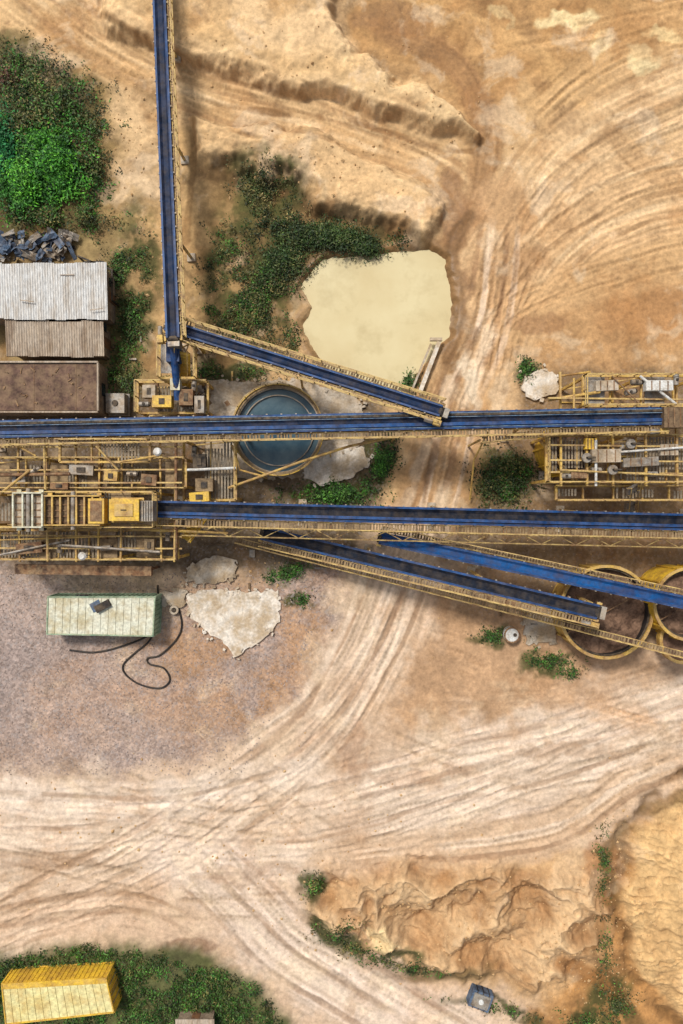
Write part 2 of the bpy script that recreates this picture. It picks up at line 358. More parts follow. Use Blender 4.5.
M['lblue']=mat('light_blue_edge',(120,150,174),(50,84,120),1.2,.5,0,.2)
M['conc']=mat('weathered_concrete',(196,182,162),(146,128,104),.6,.85,0,.4)
M['concw']=mat('pale_concrete',(232,220,202),(188,168,140),.5,.85,0,.3)
M['roofw']=mat('fibre_cement_roof',(218,216,210),(176,166,152),.5,.8,0,.2,.45,.75,st=(2.2,.5,1))
M['rooft']=mat('old_roof_sheet',(188,172,152),(146,126,106),.6,.8,0,.2,st=(2,.5,1))
M['roofb']=mat('brown_flat_roof',(112,86,72),(82,62,52),.7,.9,0,.25)
M['wall']=mat('rendered_wall',(150,130,108),(112,92,74),.7,.85,0,.1)
M['green']=mat('pale_green_paint',(164,184,154),(118,144,116),.7,.6,0,.3)
M['cream']=mat('cream_roof_paint',(222,220,196),(192,184,148),.5,.6,0,.25)
M['ygreen']=mat('faded_yellow_paint',(232,220,156),(214,188,110),.5,.6,0,.3)
M['black']=mat('black_rubber_hose',(34,32,32),(24,22,22),2,.6,0,.1)
M['tarp']=mat('blue_grey_tarp',(90,112,136),(50,64,84),1.4,.5,0,.15)
M['wood']=mat('weathered_timber',(120,96,70),(82,64,48),2,.85,0,.2)
M['sandw']=mat('wet_sand_fill',(136,106,84),(92,68,52),.7,.9,0,0)
M['white']=mat('white_paint',(226,226,220),(186,178,164),1,.5,0,.25)
M['glass']=mat('dark_window',(44,54,62),(30,36,42),1,.2,0,0)

def water(name,c,c2,rough,scale=.25,bs_=.05,c3=None):
    m,nt,bs=newmat(name); v=coords(nt)
    n=noise(nt,v,scale,5,.6); c=mixn(nt,ramp(nt,n,.35,.65),D(c),D(c2))
    if c3: c=mixn(nt,ramp(nt,noise(nt,v,scale*2.6,5,.65),.50,.72,0,.6),c,D(c3))
    nt.links.new(c,bs.inputs['Base Color'])
    bs.inputs['Roughness'].default_value=rough; bs.inputs['IOR'].default_value=1.33
    bump(nt,bs,noise(nt,v,3,3,.5),bs_,.02); return m
M['pond']=water('murky_pond_water',(226,210,164),(214,194,146),.10,.12,.08,(192,172,126))
M['tankw']=water('tank_water',(58,84,98),(92,112,118),.12,.5)

gm,nt,bs=newmat('sandy_ground'); v=coords(nt)
at=nt.nodes.new('ShaderNodeAttribute'); at.attribute_name='Col'
mk=nt.nodes.new('ShaderNodeAttribute'); mk.attribute_name='Msk'
sp=nt.nodes.new('ShaderNodeSeparateColor'); nt.links.new(mk.outputs['Color'],sp.inputs[0])
c=at.outputs['Color']
na=noise(nt,v,2.2,6,.74)
c=mixn(nt,1.0,c,ramp(nt,na,.3,.7,.72,1.24),'MULTIPLY')
vo=nt.nodes.new('ShaderNodeTexVoronoi'); vo.inputs['Scale'].default_value=5.5; nt.links.new(v,vo.inputs['Vector'])
hs=nt.nodes.new('ShaderNodeSeparateColor'); nt.links.new(vo.outputs['Color'],hs.inputs[0])
cg=mixn(nt,1.0,c,ramp(nt,hs.outputs[0],0,1,.62,1.34),'MULTIPLY')
cg=mixn(nt,ramp(nt,hs.outputs[1],.7,1.0,0,.8),cg,D((168,158,152)))
mg=nt.nodes.new('ShaderNodeMath'); mg.operation='MULTIPLY'; nt.links.new(sp.outputs[0],mg.inputs[0]); mg.inputs[1].default_value=.8
c=mixn(nt,mg.outputs[0],c,cg)
nt.links.new(c,bs.inputs['Base Color'])
nt.links.new(ramp(nt,sp.outputs[1],0,1,.95,.35),bs.inputs['Roughness'])
bs.inputs['Specular IOR Level'].default_value=.25
bump(nt,bs,na,.5,.10)

me=bpy.data.meshes.new('ground')
co=np.stack([GX.ravel(),GY.ravel(),hh],1).astype(f4)
ii,jj=np.meshgrid(np.arange(NX-1),np.arange(NY-1)); a=(jj*NX+ii).ravel()
F=np.stack([a,a+1,a+NX+1,a+NX],1).astype(np.int32)
me.vertices.add(N); me.vertices.foreach_set('co',co.ravel())
me.loops.add(F.size); me.loops.foreach_set('vertex_index',F.ravel())
me.polygons.add(len(F)); me.polygons.foreach_set('loop_start',np.arange(0,F.size,4,dtype=np.int32))
me.update(calc_edges=True)
me.polygons.foreach_set('use_smooth',np.ones(len(F),bool))
ca=me.color_attributes.new('Col','FLOAT_COLOR','POINT'); ca.data.foreach_set('color',np.concatenate([np.clip(col,0,.9),np.ones((N,1),f4)],1).astype(f4).ravel())
ca=me.color_attributes.new('Msk','FLOAT_COLOR','POINT'); ca.data.foreach_set('color',np.stack([grav,wet,veg,np.ones(N,f4)],1).astype(f4).ravel())
me.materials.append(gm)
go=bpy.data.objects.new('ground',me); sc.collection.objects.link(go)

# ------------------------------------------------------------------ builder
class B:
    def __init__(s,name,origin=None): s.name=name; s.p={}; s.o=origin
    def add(s,part,m,vs,fs):
        V,Fc,_=s.p.setdefault(part,([],[],m)); k=len(V); V.extend([tuple(v) for v in vs]); Fc.extend([tuple(i+k for i in f) for f in fs])
    def obox(s,part,m,c,X,Y,Z):
        c=Vector(c); vs=[c+X*a+Y*b+Z*d for d in(-1,1) for b in(-1,1) for a in(-1,1)]
        s.add(part,m,vs,[(0,2,3,1),(4,5,7,6),(0,1,5,4),(2,6,7,3),(0,4,6,2),(1,3,7,5)])
    def box(s,part,m,c,size,rz=0):
        ca,sa=math.cos(rz),math.sin(rz)
        s.obox(part,m,c,Vector((ca,sa,0))*size[0]/2,Vector((-sa,ca,0))*size[1]/2,Vector((0,0,size[2]/2)))
    def beam(s,part,m,a,b,w=.12,h=.12):
        a=Vector(a); b=Vector(b); d=b-a; L=d.length
        if L<1e-4: return
        d/=L; u=Vector((0,0,1)); 
        if abs(d.z)>.95: u=Vector((0,1,0))
        sd=d.cross(u).normalized(); up=sd.cross(d)
        s.obox(part,m,(a+b)/2,d*L/2,sd*w/2,up*h/2)
    def tube(s,part,m,pts,r,n=8):
        pts=[Vector(p) for p in pts]; vs=[]; fs=[]
        for i,p in enumerate(pts):
            d=(pts[min(i+1,len(pts)-1)]-pts[max(i-1,0)]).normalized(); u=Vector((0,0,1)) if abs(d.z)<.95 else Vector((0,1,0))
            sd=d.cross(u).normalized(); up=sd.cross(d)
            for k in range(n):
                a=2*math.pi*k/n; vs.append(p+sd*math.cos(a)*r+up*math.sin(a)*r)
        for i in range(len(pts)-1):
            for k in range(n): fs.append((i*n+k,i*n+(k+1)%n,(i+1)*n+(k+1)%n,(i+1)*n+k))
        fs.append(tuple(range(n))[::-1]); fs.append(tuple((len(pts)-1)*n+k for k in range(n)))
        s.add(part,m,vs,fs)
    def cyl(s,part,m,c,r,z0,z1,n=32,r2=None):
        r2=r if r2 is None else r2
        vs=[(c[0]+math.cos(2*math.pi*k/n)*q,c[1]+math.sin(2*math.pi*k/n)*q,z) for q,z in((r,z0),(r2,z1)) for k in range(n)]
        fs=[(k,(k+1)%n,n+(k+1)%n,n+k) for k in range(n)]+[tuple(range(n))[::-1],tuple(range(n,2*n))]
        s.add(part,m,vs,fs)
    def ring(s,part,m,c,ro,ri,z0,z1,n=56):
        vs=[(c[0]+math.cos(2*math.pi*k/n)*q,c[1]+math.sin(2*math.pi*k/n)*q,z) for q,z in((ro,z0),(ro,z1),(ri,z1),(ri,z0)) for k in range(n)]
        fs=[]
        for j in range(4):
            for k in range(n): fs.append((j*n+k,j*n+(k+1)%n,((j+1)%4)*n+(k+1)%n,((j+1)%4)*n+k))
        s.add(part,m,vs,fs)
    def poly(s,part,m,pts,z0,z1):
        n=len(pts); A=sum(pts[i][0]*pts[(i+1)%n][1]-pts[(i+1)%n][0]*pts[i][1] for i in range(n))
        if A<0: pts=pts[::-1]
        vs=[(p[0],p[1],z0) for p in pts]+[(p[0],p[1],z1) for p in pts]
        s.add(part,m,vs,[tuple(range(n))[::-1],tuple(range(n,2*n))]+[(k,(k+1)%n,n+(k+1)%n,n+k) for k in range(n)])
    def rail(s,pts,h=1.0,sp=1.5,m=None,t=.07,part='handrail'):
        m=m or M['rail']; pts=[Vector(p) for p in pts]
        for a,b in zip(pts[:-1],pts[1:]):
            L=(b-a).length; n=max(1,round(L/sp))
            for i in range(n+1):
                q=a+(b-a)*i/n; s.beam(part,m,q,q+Vector((0,0,h)),t,t)
            for hz in(h,h*.52): s.beam(part,m,a+Vector((0,0,hz)),b+Vector((0,0,hz)),t,t)
    def grating(s,part,m,a,b,w,gap=.28,sl=.17):
        a=Vector(a); b=Vector(b); d=b-a; L=d.length; d/=L; sd=d.cross(Vector((0,0,1))).normalized(); up=sd.cross(d)
        n=int(L/gap)
        for i in range(n):
            if random.random()<.05: continue
            c=a+d*(gap*(i+.5+random.uniform(-.12,.12))); s.obox(part,m,c,d*sl/2*random.uniform(.7,1.4),sd*w/2,up*.02)
        for q in(-1,1): s.beam(part+'_edge',M['rail'],a+sd*q*w/2,b+sd*q*w/2,.08,.14)
    def done(s):
        allv=[v for V,_,_ in s.p.values() for v in V]
        o=Vector(s.o) if s.o else Vector((sum(v[0] for v in allv)/len(allv),sum(v[1] for v in allv)/len(allv),0))
        if len(s.p)==1:
            (pn,(V,Fc,m)),=s.p.items(); me=bpy.data.meshes.new(s.name); me.from_pydata([Vector(v)-o for v in V],[],Fc); me.materials.append(m)
            ob=bpy.data.objects.new(s.name,me); ob.location=o; sc.collection.objects.link(ob); return ob
        e=bpy.data.objects.new(s.name,None); e.location=o; sc.collection.objects.link(e)
        for pn,(V,Fc,m) in s.p.items():
            me=bpy.data.meshes.new(pn); me.from_pydata([Vector(v)-o for v in V],[],Fc); me.materials.append(m)
            ob=bpy.data.objects.new(pn,me); ob.parent=e; sc.collection.objects.link(ob)
        return e
Z=Vector((0,0,1))

# ------------------------------------------------------------------ conveyors
def conveyor(a,b,bw=1.0,belt='belt',side='blue',walk=(1,),legs=9,ww=.7,depth=.9,edge=None,gm='grate',head=True,tail=True,name='conveyor_belt',strip=None,lattice=0):
    a=Vector(a); b=Vector(b); o=B(name); d=(b-a); L=d.length; d/=L
    s=d.cross(Z).normalized(); u=s.cross(d)
    prof=[(-.5,.17),(-.24,.0),(.24,.0),(.5,.17)]
    n=int(L/1.2); vs=[]; fs=[]
    for i in range(n+1):
        for q,hz in prof:
            sag=.012*math.sin(i*2.3)
            vs.append(a+d*L*i/n+s*q*bw+u*(hz+sag))
    for i in range(n):
        for k in range(3): fs.append((i*4+k,i*4+k+1,i*4+5+k,i*4+4+k))
    o.add('belt',M[belt],vs,fs)
    o.obox('return_belt',M[belt],(a+b)/2-u*.42,d*L/2,s*bw*.45,u*.02)
    for q in(-1,1):
        o.beam('stringer',M[side],a+s*q*(bw/2+.11)+u*.06,b+s*q*(bw/2+.11)+u*.06,.16,.24)
        if edge: o.beam('edge_angle',M[edge],a+s*q*(bw/2+.02)+u*.2,b+s*q*(bw/2+.02)+u*.2,.05,.05)
        o.beam('lower_chord',M['rust'],a+s*q*(bw/2+.1)-u*depth,b+s*q*(bw/2+.1)-u*depth,.10,.12)
    if strip:
        for off,mm_,w_ in strip: o.beam('cover_strip_'+mm_,M[mm_],a+s*off+u*.27,b+s*off+u*.27,w_,.05)
    n=int(L/1.3)
    for i in range(1,n):
        c=a+d*L*i/n
        o.obox('idler_frame',M['dark'],c-u*.06,d*.05,s*(bw/2+.28),u*.03)
        for q in(-1,1): o.obox('idler_bracket',M['steel'],c+s*q*(bw/2+.24),d*.07,s*.05,u*.1)
        if i%2==0:
            for q in(-1,1):
                o.beam('truss_post',M['rail'],c+s*q*(bw/2+.1)-u*depth,c+s*q*(bw/2+.1)-u*.07,.07,.07)
                c2=a+d*L*min(i+2,n)/n
                o.beam('truss_post',M['rail'],c+s*q*(bw/2+.1)-u*depth,c2+s*q*(bw/2+.1)-u*.07,.06,.06)
            o.obox('cross_tie',M['rust'],c-u*depth,d*.05,s*(bw/2+.3),u*.04)
    for w in walk:
        off=bw/2+.30+ww/2
        o.grating('walkway',M[gm],a+s*w*off-u*.15,b+s*w*off-u*.15,ww)
        o.rail([a+s*w*(off+ww/2)-u*.1,b+s*w*(off+ww/2)-u*.1],1.0,1.6)
        for i in range(0,n,3):
            c=a+d*L*i/n; o.beam('bracket',M['rust'],c+s*w*(bw/2+.1)-u*.6,c+s*w*(off+ww/2)-u*.22,.08,.08)
        if lattice:
            e0=off+ww/2+.1; e1=e0+lattice
            for e_ in(e0,e1): o.beam('lattice_chord',M['rail'],a+s*w*e_-u*1.0,b+s*w*e_-u*1.0,.12,.12)
            m_=int(L/1.6)
            for i in range(m_): 
                p=a+d*L*i/m_; q=a+d*L*(i+1)/m_; fl=i%2
                o.beam('lattice_brace',M['rail'],p+s*w*(e0 if fl else e1)-u*1.0,q+s*w*(e1 if fl else e0)-u*1.0,.08,.08)
    k=int(L/legs)
    for i in range(k+1):
        c=a+d*min(L-.5,max(.5,L*i/max(k,1)))
        if c.z-depth<.6: continue
        for q in(-1,1):
            ft=Vector((c.x,c.y,0))+s*q*(bw/2+.1+(c.z)*.04); ft.z=float(gz(ft.x,ft.y))-.1
            o.beam('leg',M['rail'],c+s*q*(bw/2+.1)-u*depth,ft,.2,.2)
            o.box('footing',M['conc'],ft+Z*.1,(.8,.8,.35),math.atan2(d.y,d.x))
        m1=Vector((c.x,c.y,c.z*.5)); 
        o.beam('leg_brace',M['rail'],m1+s*(bw/2+c.z*.03),m1-s*(bw/2+c.z*.03),.1,.1)
        o.beam('leg_brace',M['rail'],m1+s*(bw/2+c.z*.03),c-s*(bw/2+.1)-u*depth,.08,.08)
    def pulley(c,r):
        o.tube('pulley',M['dark'],[c-s*(bw/2+.05),c+s*(bw/2+.05)],r,16)
        o.tube('pulley_shaft',M['steel'],[c-s*(bw/2+.45),c+s*(bw/2+.45)],.07,8)
        for q in(-1,1): o.obox('bearing',M['yellow'],c+s*q*(bw/2+.3),d*.22,s*.1,u*.16)
    if tail: pulley(a-u*.17,.25)
    if head:
        pulley(b-u*.17,.27)
        c=b+s*(bw/2+.75)-u*.2
        o.obox('gearbox',M['yellow'],c,d*.35,s*.25,u*.28)
        o.tube('drive_motor',M['steel'],[c-d*.4,c-d*1.2],.22,12)
        o.obox('head_chute',M['steel'],b+d*.45-Z*.7,d*.28,s*(bw/2+.1),Z*.6)
    return o
cA=conveyor(W(157,-60,3.2),W(173,338,6.9),.86,walk=(-1,),edge='blue',depth=.8,ww=.42); cA.done()
cB=conveyor(W(166,325,5.6),W(441,411,8.1),.66,walk=(1,-1),ww=.38,depth=.7); cB.done()
cC=conveyor(W(-40,430,6.8),W(664,416,7.2),1.2,walk=(1,),ww=.55,edge='lblue',depth=1.0,legs=11,strip=[(-.28,'lblue',.05),(-.48,'dark',.22),(.36,'blue',.30)]); cC.done()
cD=conveyor(W(157,509,6.4),W(720,523,5.9),1.15,walk=(1,),ww=.6,edge='blue',belt='beltk',depth=1.0,legs=12,strip=[(.34,'blue',.26)],lattice=.8); cD.done()
cE=conveyor(W(262,533,2.2),W(598,612,7.4),.95,walk=(1,),ww=.5,edge='blue',belt='beltk',depth=.8,legs=10); cE.done()
cF=conveyor(W(380,538,3.6),W(720,610,7.6),.8,walk=(-1,),ww=.42,edge='blue',belt='beltb',depth=.8,legs=10); cF.done()

# ------------------------------------------------------------------ platforms
def platform(o,x0,y0,x1,y1,z,floor='grateg',rails='nsew',cols=True,fill=1.0,gap=.3,rm=None,cm='yellow',nb=None):
    p=[W(x0,y0,z),W(x1,y0,z),W(x1,y1,z),W(x0,y1,z)]
    for i in range(4): o.beam('edge_beam',M[cm],p[i],p[(i+1)%4],.2,.26)
    X0,X1=p[0].x+.12,p[1].x-.12; Y1,Y0=p[0].y-.12,p[2].y+.12
    nb=nb or max(2,int((X1-X0)/2.4))
    for i in range(1,nb): 
        x=X0+(X1-X0)*i/nb+random.uniform(-.3,.3); o.beam('floor_beam',M[cm],(x,Y0,z-.03),(x,Y1,z-.03),.14,.2)
    n=int((X1-X0)/gap)
    if floor:
        cell={}
        for i in range(n):
            k=i//6
            if k not in cell: 
                cell[k]=(random.random()<fill,random.choice(['','','_plate']),random.uniform(0,.35) if random.random()<.4 else 0,random.uniform(0,.35) if random.random()<.4 else 0)
            on,kind,u0,u1=cell[k]
            if not on or random.random()<.03: continue
            x=X0+gap*(i+.5); ya=Y0+(Y1-Y0)*u0; yb=Y1-(Y1-Y0)*u1
            if kind: o.box('chequer_plate',M['grate' if k%2 else 'steel'],(x,(ya+yb)/2,z+.10+.002*(i%2)),(gap*1.02,yb-ya,.03))
            else: o.box('floor_grating',M[floor],(x,(ya+yb)/2,z+.11),(gap*.6,yb-ya,.04))
    seg={'n':(0,1),'e':(1,2),'s':(2,3),'w':(3,0)}
    for r in rails: a,b=seg[r]; o.rail([p[a]+Z*.13,p[b]+Z*.13],1.05,1.5,m=rm,t=.08)
    if cols:
        m=max(1,int((X1-X0)/5))
        for i in range(m+1):
            for y in(Y0,Y1):
                x=X0+(X1-X0)*i/m; o.beam('column',M[cm],(x,y,-.3),(x,y,z-.14),.24,.24)
        for i in range(m):
            xa=X0+(X1-X0)*i/m; xb=X0+(X1-X0)*(i+1)/m
            for y in(Y0,Y1): o.beam('bracing',M['rail'],(xa,y,.3),(xb,y,z-.3),.12,.12)
def motor(o,c,a=0,l=.9):
    d=Vector((math.cos(a),math.sin(a),0)); o.tube('motor_body',M['steel'],[c-d*l/2,c+d*l/2],.24,12); o.tube('motor_fan_cover',M['dark'],[c+d*l/2,c+d*(l/2+.15)],.2,12)
    o.box('motor_base',M['yellow'],c-Z*.27,(l,.5,.08),a); o.box('terminal_box',M['dark'],c+Z*.27,(.22,.2,.12),a)

o=B('screening_tower')
platform(o,-30,458,186,488,5.2,fill=.6,rails='ns')
platform(o,-30,492,156,527,7.0,fill=.5,rails='nse')
platform(o,0,530,178,559,5.0,fill=.8,rails='se',floor='grate')
platform(o,184,440,236,500,4.2,fill=.8,rails='ne')
platform(o,60,440,150,462,6.3,fill=.35,rails='n',cols=False)
for x in (18,46,76,100,122,160,176):
    o.beam('cross_beam',M['yellow'],W(x,440,5.6),W(x+random.uniform(-2,2),562,5.6),.16,.22)
for y,z in ((447,6.0),(470,5.9),(483,6.2),(535,5.6),(548,5.7)):
    o.beam('girder',M['rail'],W(-20,y,z),W(182,y+random.uniform(-2,2),z),.14,.18)
o.beam('long_girder',M['rust'],W(16,569,4.2),W(152,571,4.2),.9,.5)
for x in(20,60,100,148): c=W(x,570,4.0); o.beam('girder_post',M['rust'],c,Vector((c.x,c.y,-.2)),.2,.2)
for (pa,pb,r,m_) in [((0,475,6.8),(70,474,6.8),.16,'rust'),((-10,502,8.2),(30,470,7),.12,'yellow'),((120,462,7),(162,455,7),.1,'yellow'),((176,440,6),(176,560,6),.14,'rust'),
                   ((60,545,6),(160,552,6),.12,'steel'),((0,555,6),(70,540,6),.1,'steel'),((186,470,5.2),(236,468,5.2),.13,'white'),((44,448,7),(48,560,6.4),.1,'rail'),
                   ((96,446,7.4),(118,470,7),.09,'rail'),((150,530,6.2),(228,533,5.2),.12,'yellow'),((0,540,6),(120,536,6),.07,'yellow'),((0,436,6),(36,456,6.4),.09,'yellow')]:
    o.tube('pipe_'+m_,M[m_],[W(*pa),W(*pb)],r,8)
for (x,y,z,sx,sy,sz,m_) in [(20,478,6,1.2,.8,.6,'steel'),(150,480,5.9,1.4,1,.9,'rust'),(205,485,5,1.6,1.2,.9,'grate'),
                         (200,497,5.2,1.8,.9,.8,'yellow2'),(200,462,4.9,1.2,1.4,.7,'dark'),(150,545,5.7,.9,1.1,.6,'grate'),(30,548,5.6,2.4,1,.5,'rust'),
                         (82,470,5.9,2.2,.9,.5,'steel'),(112,476,6,1.2,.9,.8,'yellow'),(60,486,6.4,1.6,.6,.5,'rust')]:
    o.box('equipment_'+m_,M[m_],W(x,y,z),(sx,sy,sz),random.uniform(-.1,.1))
    o.box('equipment_cap_'+m_,M['dark'],W(x,y,z)+Z*(sz/2+.05),(sx*.35,sy*.5,.1))
for x,y,z,a in((132,474,5.8,0),(106,548,5.6,.1),(60,548,5.6,1.5),(194,452,4.8,1.5),(36,470,5.8,.4),(168,536,5.6,1.5)): motor(o,W(x,y,z),a)
o.done()
for x,y,z in((158,452,7.4),(83,556,6.6)):
    o=B('floodlight'); c=W(x,y,z); o.beam('pole',M['steel'],c,Vector((c.x,c.y,5)),.08,.08); o.box('lamp_housing',M['white'],c+Z*.1,(.55,.4,.25),.4); o.cyl('shade',M['white'],(c.x,c.y),.38,c.z+.23,c.z+.4,16,.25); o.done()

def vscreen(x0,y0,x1,y1,z,name='vibrating_screen',m_='yellow',deck='wood',n=6):
    o=B(name); a=W(x0,y0,z); b=W(x1,y1,z); X0,X1=a.x,b.x; Y0,Y1=b.y,a.y
    for y in(Y0,Y1): o.box('side_plate',M[m_],((X0+X1)/2,y,z),(X1-X0,.12,1.1))
    for i in range(n+1):
        x=X0+(X1-X0)*i/n; o.box('cross_tube',M[m_],(x,(Y0+Y1)/2,z+.35),(.14,Y1-Y0-.13,.2))
    for i in range(5):
        y=Y0+(Y1-Y0)*(i+.5)/5; o.box('deck_bar',M['rust'],((X0+X1)/2,y,z+.1),(X1-X0-.1,.1,.08))
    o.box('screen_deck',M[deck],((X0+X1)/2,(Y0+Y1)/2,z),(X1-X0-.1,Y1-Y0-.14,.1))
    o.tube('exciter_shaft',M['steel'],[((X0+X1)/2,Y0-.4,z+.2),((X0+X1)/2,Y1+.4,z+.2)],.2,12)
    for x in(X0+.3,X1-.3):
        for y in(Y0-.2,Y1+.2): o.cyl('spring',M['dark'],(x,y),.14,z-1,z-.2,10); o.box('spring_seat',M[m_],(x,y,z-.15),(.4,.25,.1))
    o.done()
vscreen(46,496,102,525,8.2,n=7)
vscreen(15,493,44,527,8.4,deck='conc',m_='cream',n=3)
o=B('crusher_feed_box')
c=W(126,510,8.3); o.box('housing',M['yellow2'],c,(2.6,1.9,1.2)); o.box('hatch',M['yellow'],c+Z*.65,(1.6,1.1,.1)); o.box('hatch_handle',M['dark'],c+Z*.73,(.5,.08,.06)); o.box('flange',M['yellow'],c-Z*.5,(2.9,2.2,.12))
c=W(98,511,8.3); o.box('inlet',M['yellow2'],c,(1.4,2.2,1.0)); o.box('lip',M['rust'],c+Z*.52,(1.0,1.8,.06))
c=W(148,511,8.0); o.box('outlet_chute',M['steel'],c,(1.2,1.8,1.3))
for i in range(5): o.box('chute_rib',M['dark'],c+Vector((-.45+.22*i,0,.68)),(.05,1.7,.06))
o.done()

def stair(pa,pb,w=.8,name='steel_staircase',m_='yellow2'):
    o=B(name); a=Vector(pa); b=Vector(pb); d=b-a; L=d.length; hd=Vector((d.x,d.y,0)).normalized(); s=hd.cross(Z)
    n=max(4,int(L/.32))
    for i in range(n): o.obox('tread',M[m_],a+d*(i+.5)/n,hd*.13,s*w/2,Z*.025)
    for q in(-1,1):
        o.beam('stringer',M[m_],a+s*q*w/2,b+s*q*w/2,.08,.25); o.beam('handrail',M['rail'],a+s*q*w/2+Z,b+s*q*w/2+Z,.06,.06)
        for i in range(0,n+1,4): o.beam('post',M['rail'],a+d*i/n+s*q*w/2,a+d*i/n+s*q*w/2+Z,.05,.05)
    o.done()
stair(W(184,386,2.2),W(183,352,5.4),1.2)
stair(W(215,500,0),W(186,540,4.6),.9)
stair(W(628,520,.2),W(632,486,5.5),1.0,m_='steel')
o=B('transfer_station')
platform(o,138,382,208,413,3.2,fill=.7,rails='nw')
platform(o,160,340,196,378,4.4,fill=.4,rails='we',cols=True)
for (x,y,z,sx,sy,sz,m_) in [(163,402,4,1.8,1.1,1.0,'yellow2'),(150,392,3.8,1.2,1.2,.9,'conc'),(187,398,3.9,1.3,1.5,1,'rust'),(200,405,3.8,.9,1.6,.8,'steel'),(174,352,5,1.2,2.0,1.1,'blue'),(176,385,4.2,.9,1.1,.9,'cream')]:
    o.box('machine_'+m_,M[m_],W(x,y,z),(sx,sy,sz)); o.box('lid_'+m_,M['dark'],W(x,y,z)+Z*(sz/2+.03),(sx*.3,sy*.5,.06))
motor(o,W(144,404,4.0),0); motor(o,W(194,386,4.0),1.5)
o.tube('chute_pipe',M['blue'],[W(173,345,6),W(176,378,4.6),W(178,400,4)],.35,12)
o.done()
o=B('water_drum'); c=W(117,404,1.2); o.box('tank',M['steel'],c,(1.8,1.9,1.2)); o.cyl('cap',M['dark'],(c.x,c.y),.3,1.8,1.9,12); o.box('stand',M['steel'],c-Z*.75,(2.1,2.2,.3)); o.done()

o=B('thickener_tank'); c=W(278,430,2.8); R0=4.2
o.ring('tank_wall',M['conc'],c,R0,R0-.2,-.3,2.75)
o.ring('rim_walk',M['grate'],c,R0+.15,R0-.1,2.756,2.86)
o.ring('kick_plate',M['yellow2'],c,R0+.22,R0+.14,2.862,3.0)
o.ring('launder',M['steel'],c,R0-.75,R0-.85,1.7,2.5)
o.rail([(c.x+math.cos(a)*(R0+.17),c.y+math.sin(a)*(R0+.17),2.86) for a in np.linspace(0,2*math.pi,25)],.9,1.6,t=.05)
o.beam('scraper_bridge',M['steel'],(c.x-R0,c.y+.6,3.0),(c.x+R0,c.y+.6,3.0),.6,.2)
o.cyl('centre_drive',M['yellow'],(c.x,c.y+.6),.5,2.6,3.7,16)
o.cyl('water',M['tankw'],c,R0-.2,1.0,2.3,56)
o.done()

def slab(name,pts,z0,z1,m='conc'):
    o=B(name); P=[W(x,y,z1) for x,y in pts]
    out=[]
    for i in range(len(P)):
        a=P[i]; b=P[(i+1)%len(P)]; n=max(1,int((b-a).length/.35))
        for k in range(n):
            q=a+(b-a)*k/n; 
            if k: q=q+Vector((random.uniform(-.2,.2),random.uniform(-.2,.2),0))
            out.append((q.x,q.y))
    o.poly('slab',M[m],out,z0,z1)
    for i in range(len(out)//2):
        x,y=random.choice(out); o.box('rubble',M[m],(x+random.uniform(-.4,.4),y+random.uniform(-.4,.4),z1-.02),(random.uniform(.1,.45),random.uniform(.1,.4),random.uniform(.1,.3)),random.uniform(0,3))
    o.done()
slab('concrete_slab',[(206,380),(262,382),(300,380),(352,392),(362,404),(364,440),(350,452),(322,450),(300,478),(236,478),(206,470)],-.4,.22)
slab('broken_concrete_slab',[(186,596),(205,590),(250,592),(278,590),(280,622),(262,640),(236,657),(222,640),(208,632),(190,618)],-.4,.20,'concw')
slab('broken_concrete_slab',[(302,450),(332,440),(364,448),(370,464),(352,478),(320,486),(304,478)],-.4,.26,'concw')
slab('broken_concrete_slab',[(186,568),(212,556),(236,560),(236,578),(212,584),(188,582)],-.4,.22,'conc')
slab('broken_concrete_slab',[(524,374),(545,368),(560,378),(556,394),(534,400),(522,390)],-.4,.3,'concw')
slab('concrete_slab',[(524,612),(556,612),(558,644),(526,644)],-.4,.24,'conc')
slab('broken_concrete_slab',[(160,592),(186,590),(184,606),(164,608)],-.4,.25,'conc')
o=B('concrete_beam'); a=W(439,342,.5); b=W(420,392,.5); o.beam('beam',M['concw'],a,b,.4,.5); o.beam('channel_wall',M['conc'],a+Vector((-.8,-.2,-.1)),b+Vector((-.8,.2,-.1)),.2,.5); o.beam('cap',M['concw'],a+Vector((-.9,.25,0)),a+Vector((.3,.25,0)),.3,.44); o.done()

o=B('washing_plant_tower')
platform(o,583,376,700,406,6.6,fill=.45,rails='nws',floor='grate')
platform(o,546,436,700,482,5.4,fill=.7,rails='nws',floor='grateg')
platform(o,556,486,700,500,4.4,fill=.9,rails='s',floor='grate',cols=False)
for x in(560,586,612,645,676): o.beam('cross_beam',M['yellow'],W(x,372,6.2),W(x+1,486,6.0),.18,.24)
for y,z in((398,6.9),(445,6.3),(460,6.2),(472,6.0)): o.beam('girder',M['rail'],W(548,y,z),W(720,y+2,z),.14,.18)
for (x,y,z,sx,sy,sz,m_) in [(658,386,7.4,2.4,.9,.7,'white'),(606,386,7.1,2.0,.9,.6,'conc'),(605,456,6.3,2.6,1.2,.8,'conc'),
        (640,462,6.2,3.2,.8,.5,'steel'),(668,450,6.2,1.6,1.0,.6,'conc'),(590,444,6.2,1,1,.6,'yellow2'),(672,418,7.4,1.8,1.8,.9,'wood'),(578,474,6,1.4,.8,.6,'rust')]:
    o.box('equipment_'+m_,M[m_],W(x,y,z),(sx,sy,sz),random.uniform(-.06,.06))
    for k in range(3): o.box('rib_'+m_,M['rust'],W(x,y,z)+Vector((sx*(-.3+.3*k),0,sz/2+.03)),(.08,sy*.9,.06))
for x,y,z,a in((630,392,7.1,.2),(622,450,6.2,1.5),(652,474,6.1,0),(676,380,7.2,1.5),(596,470,6.1,0),(636,382,7.1,0),(566,476,6.0,0)): motor(o,W(x,y,z),a)
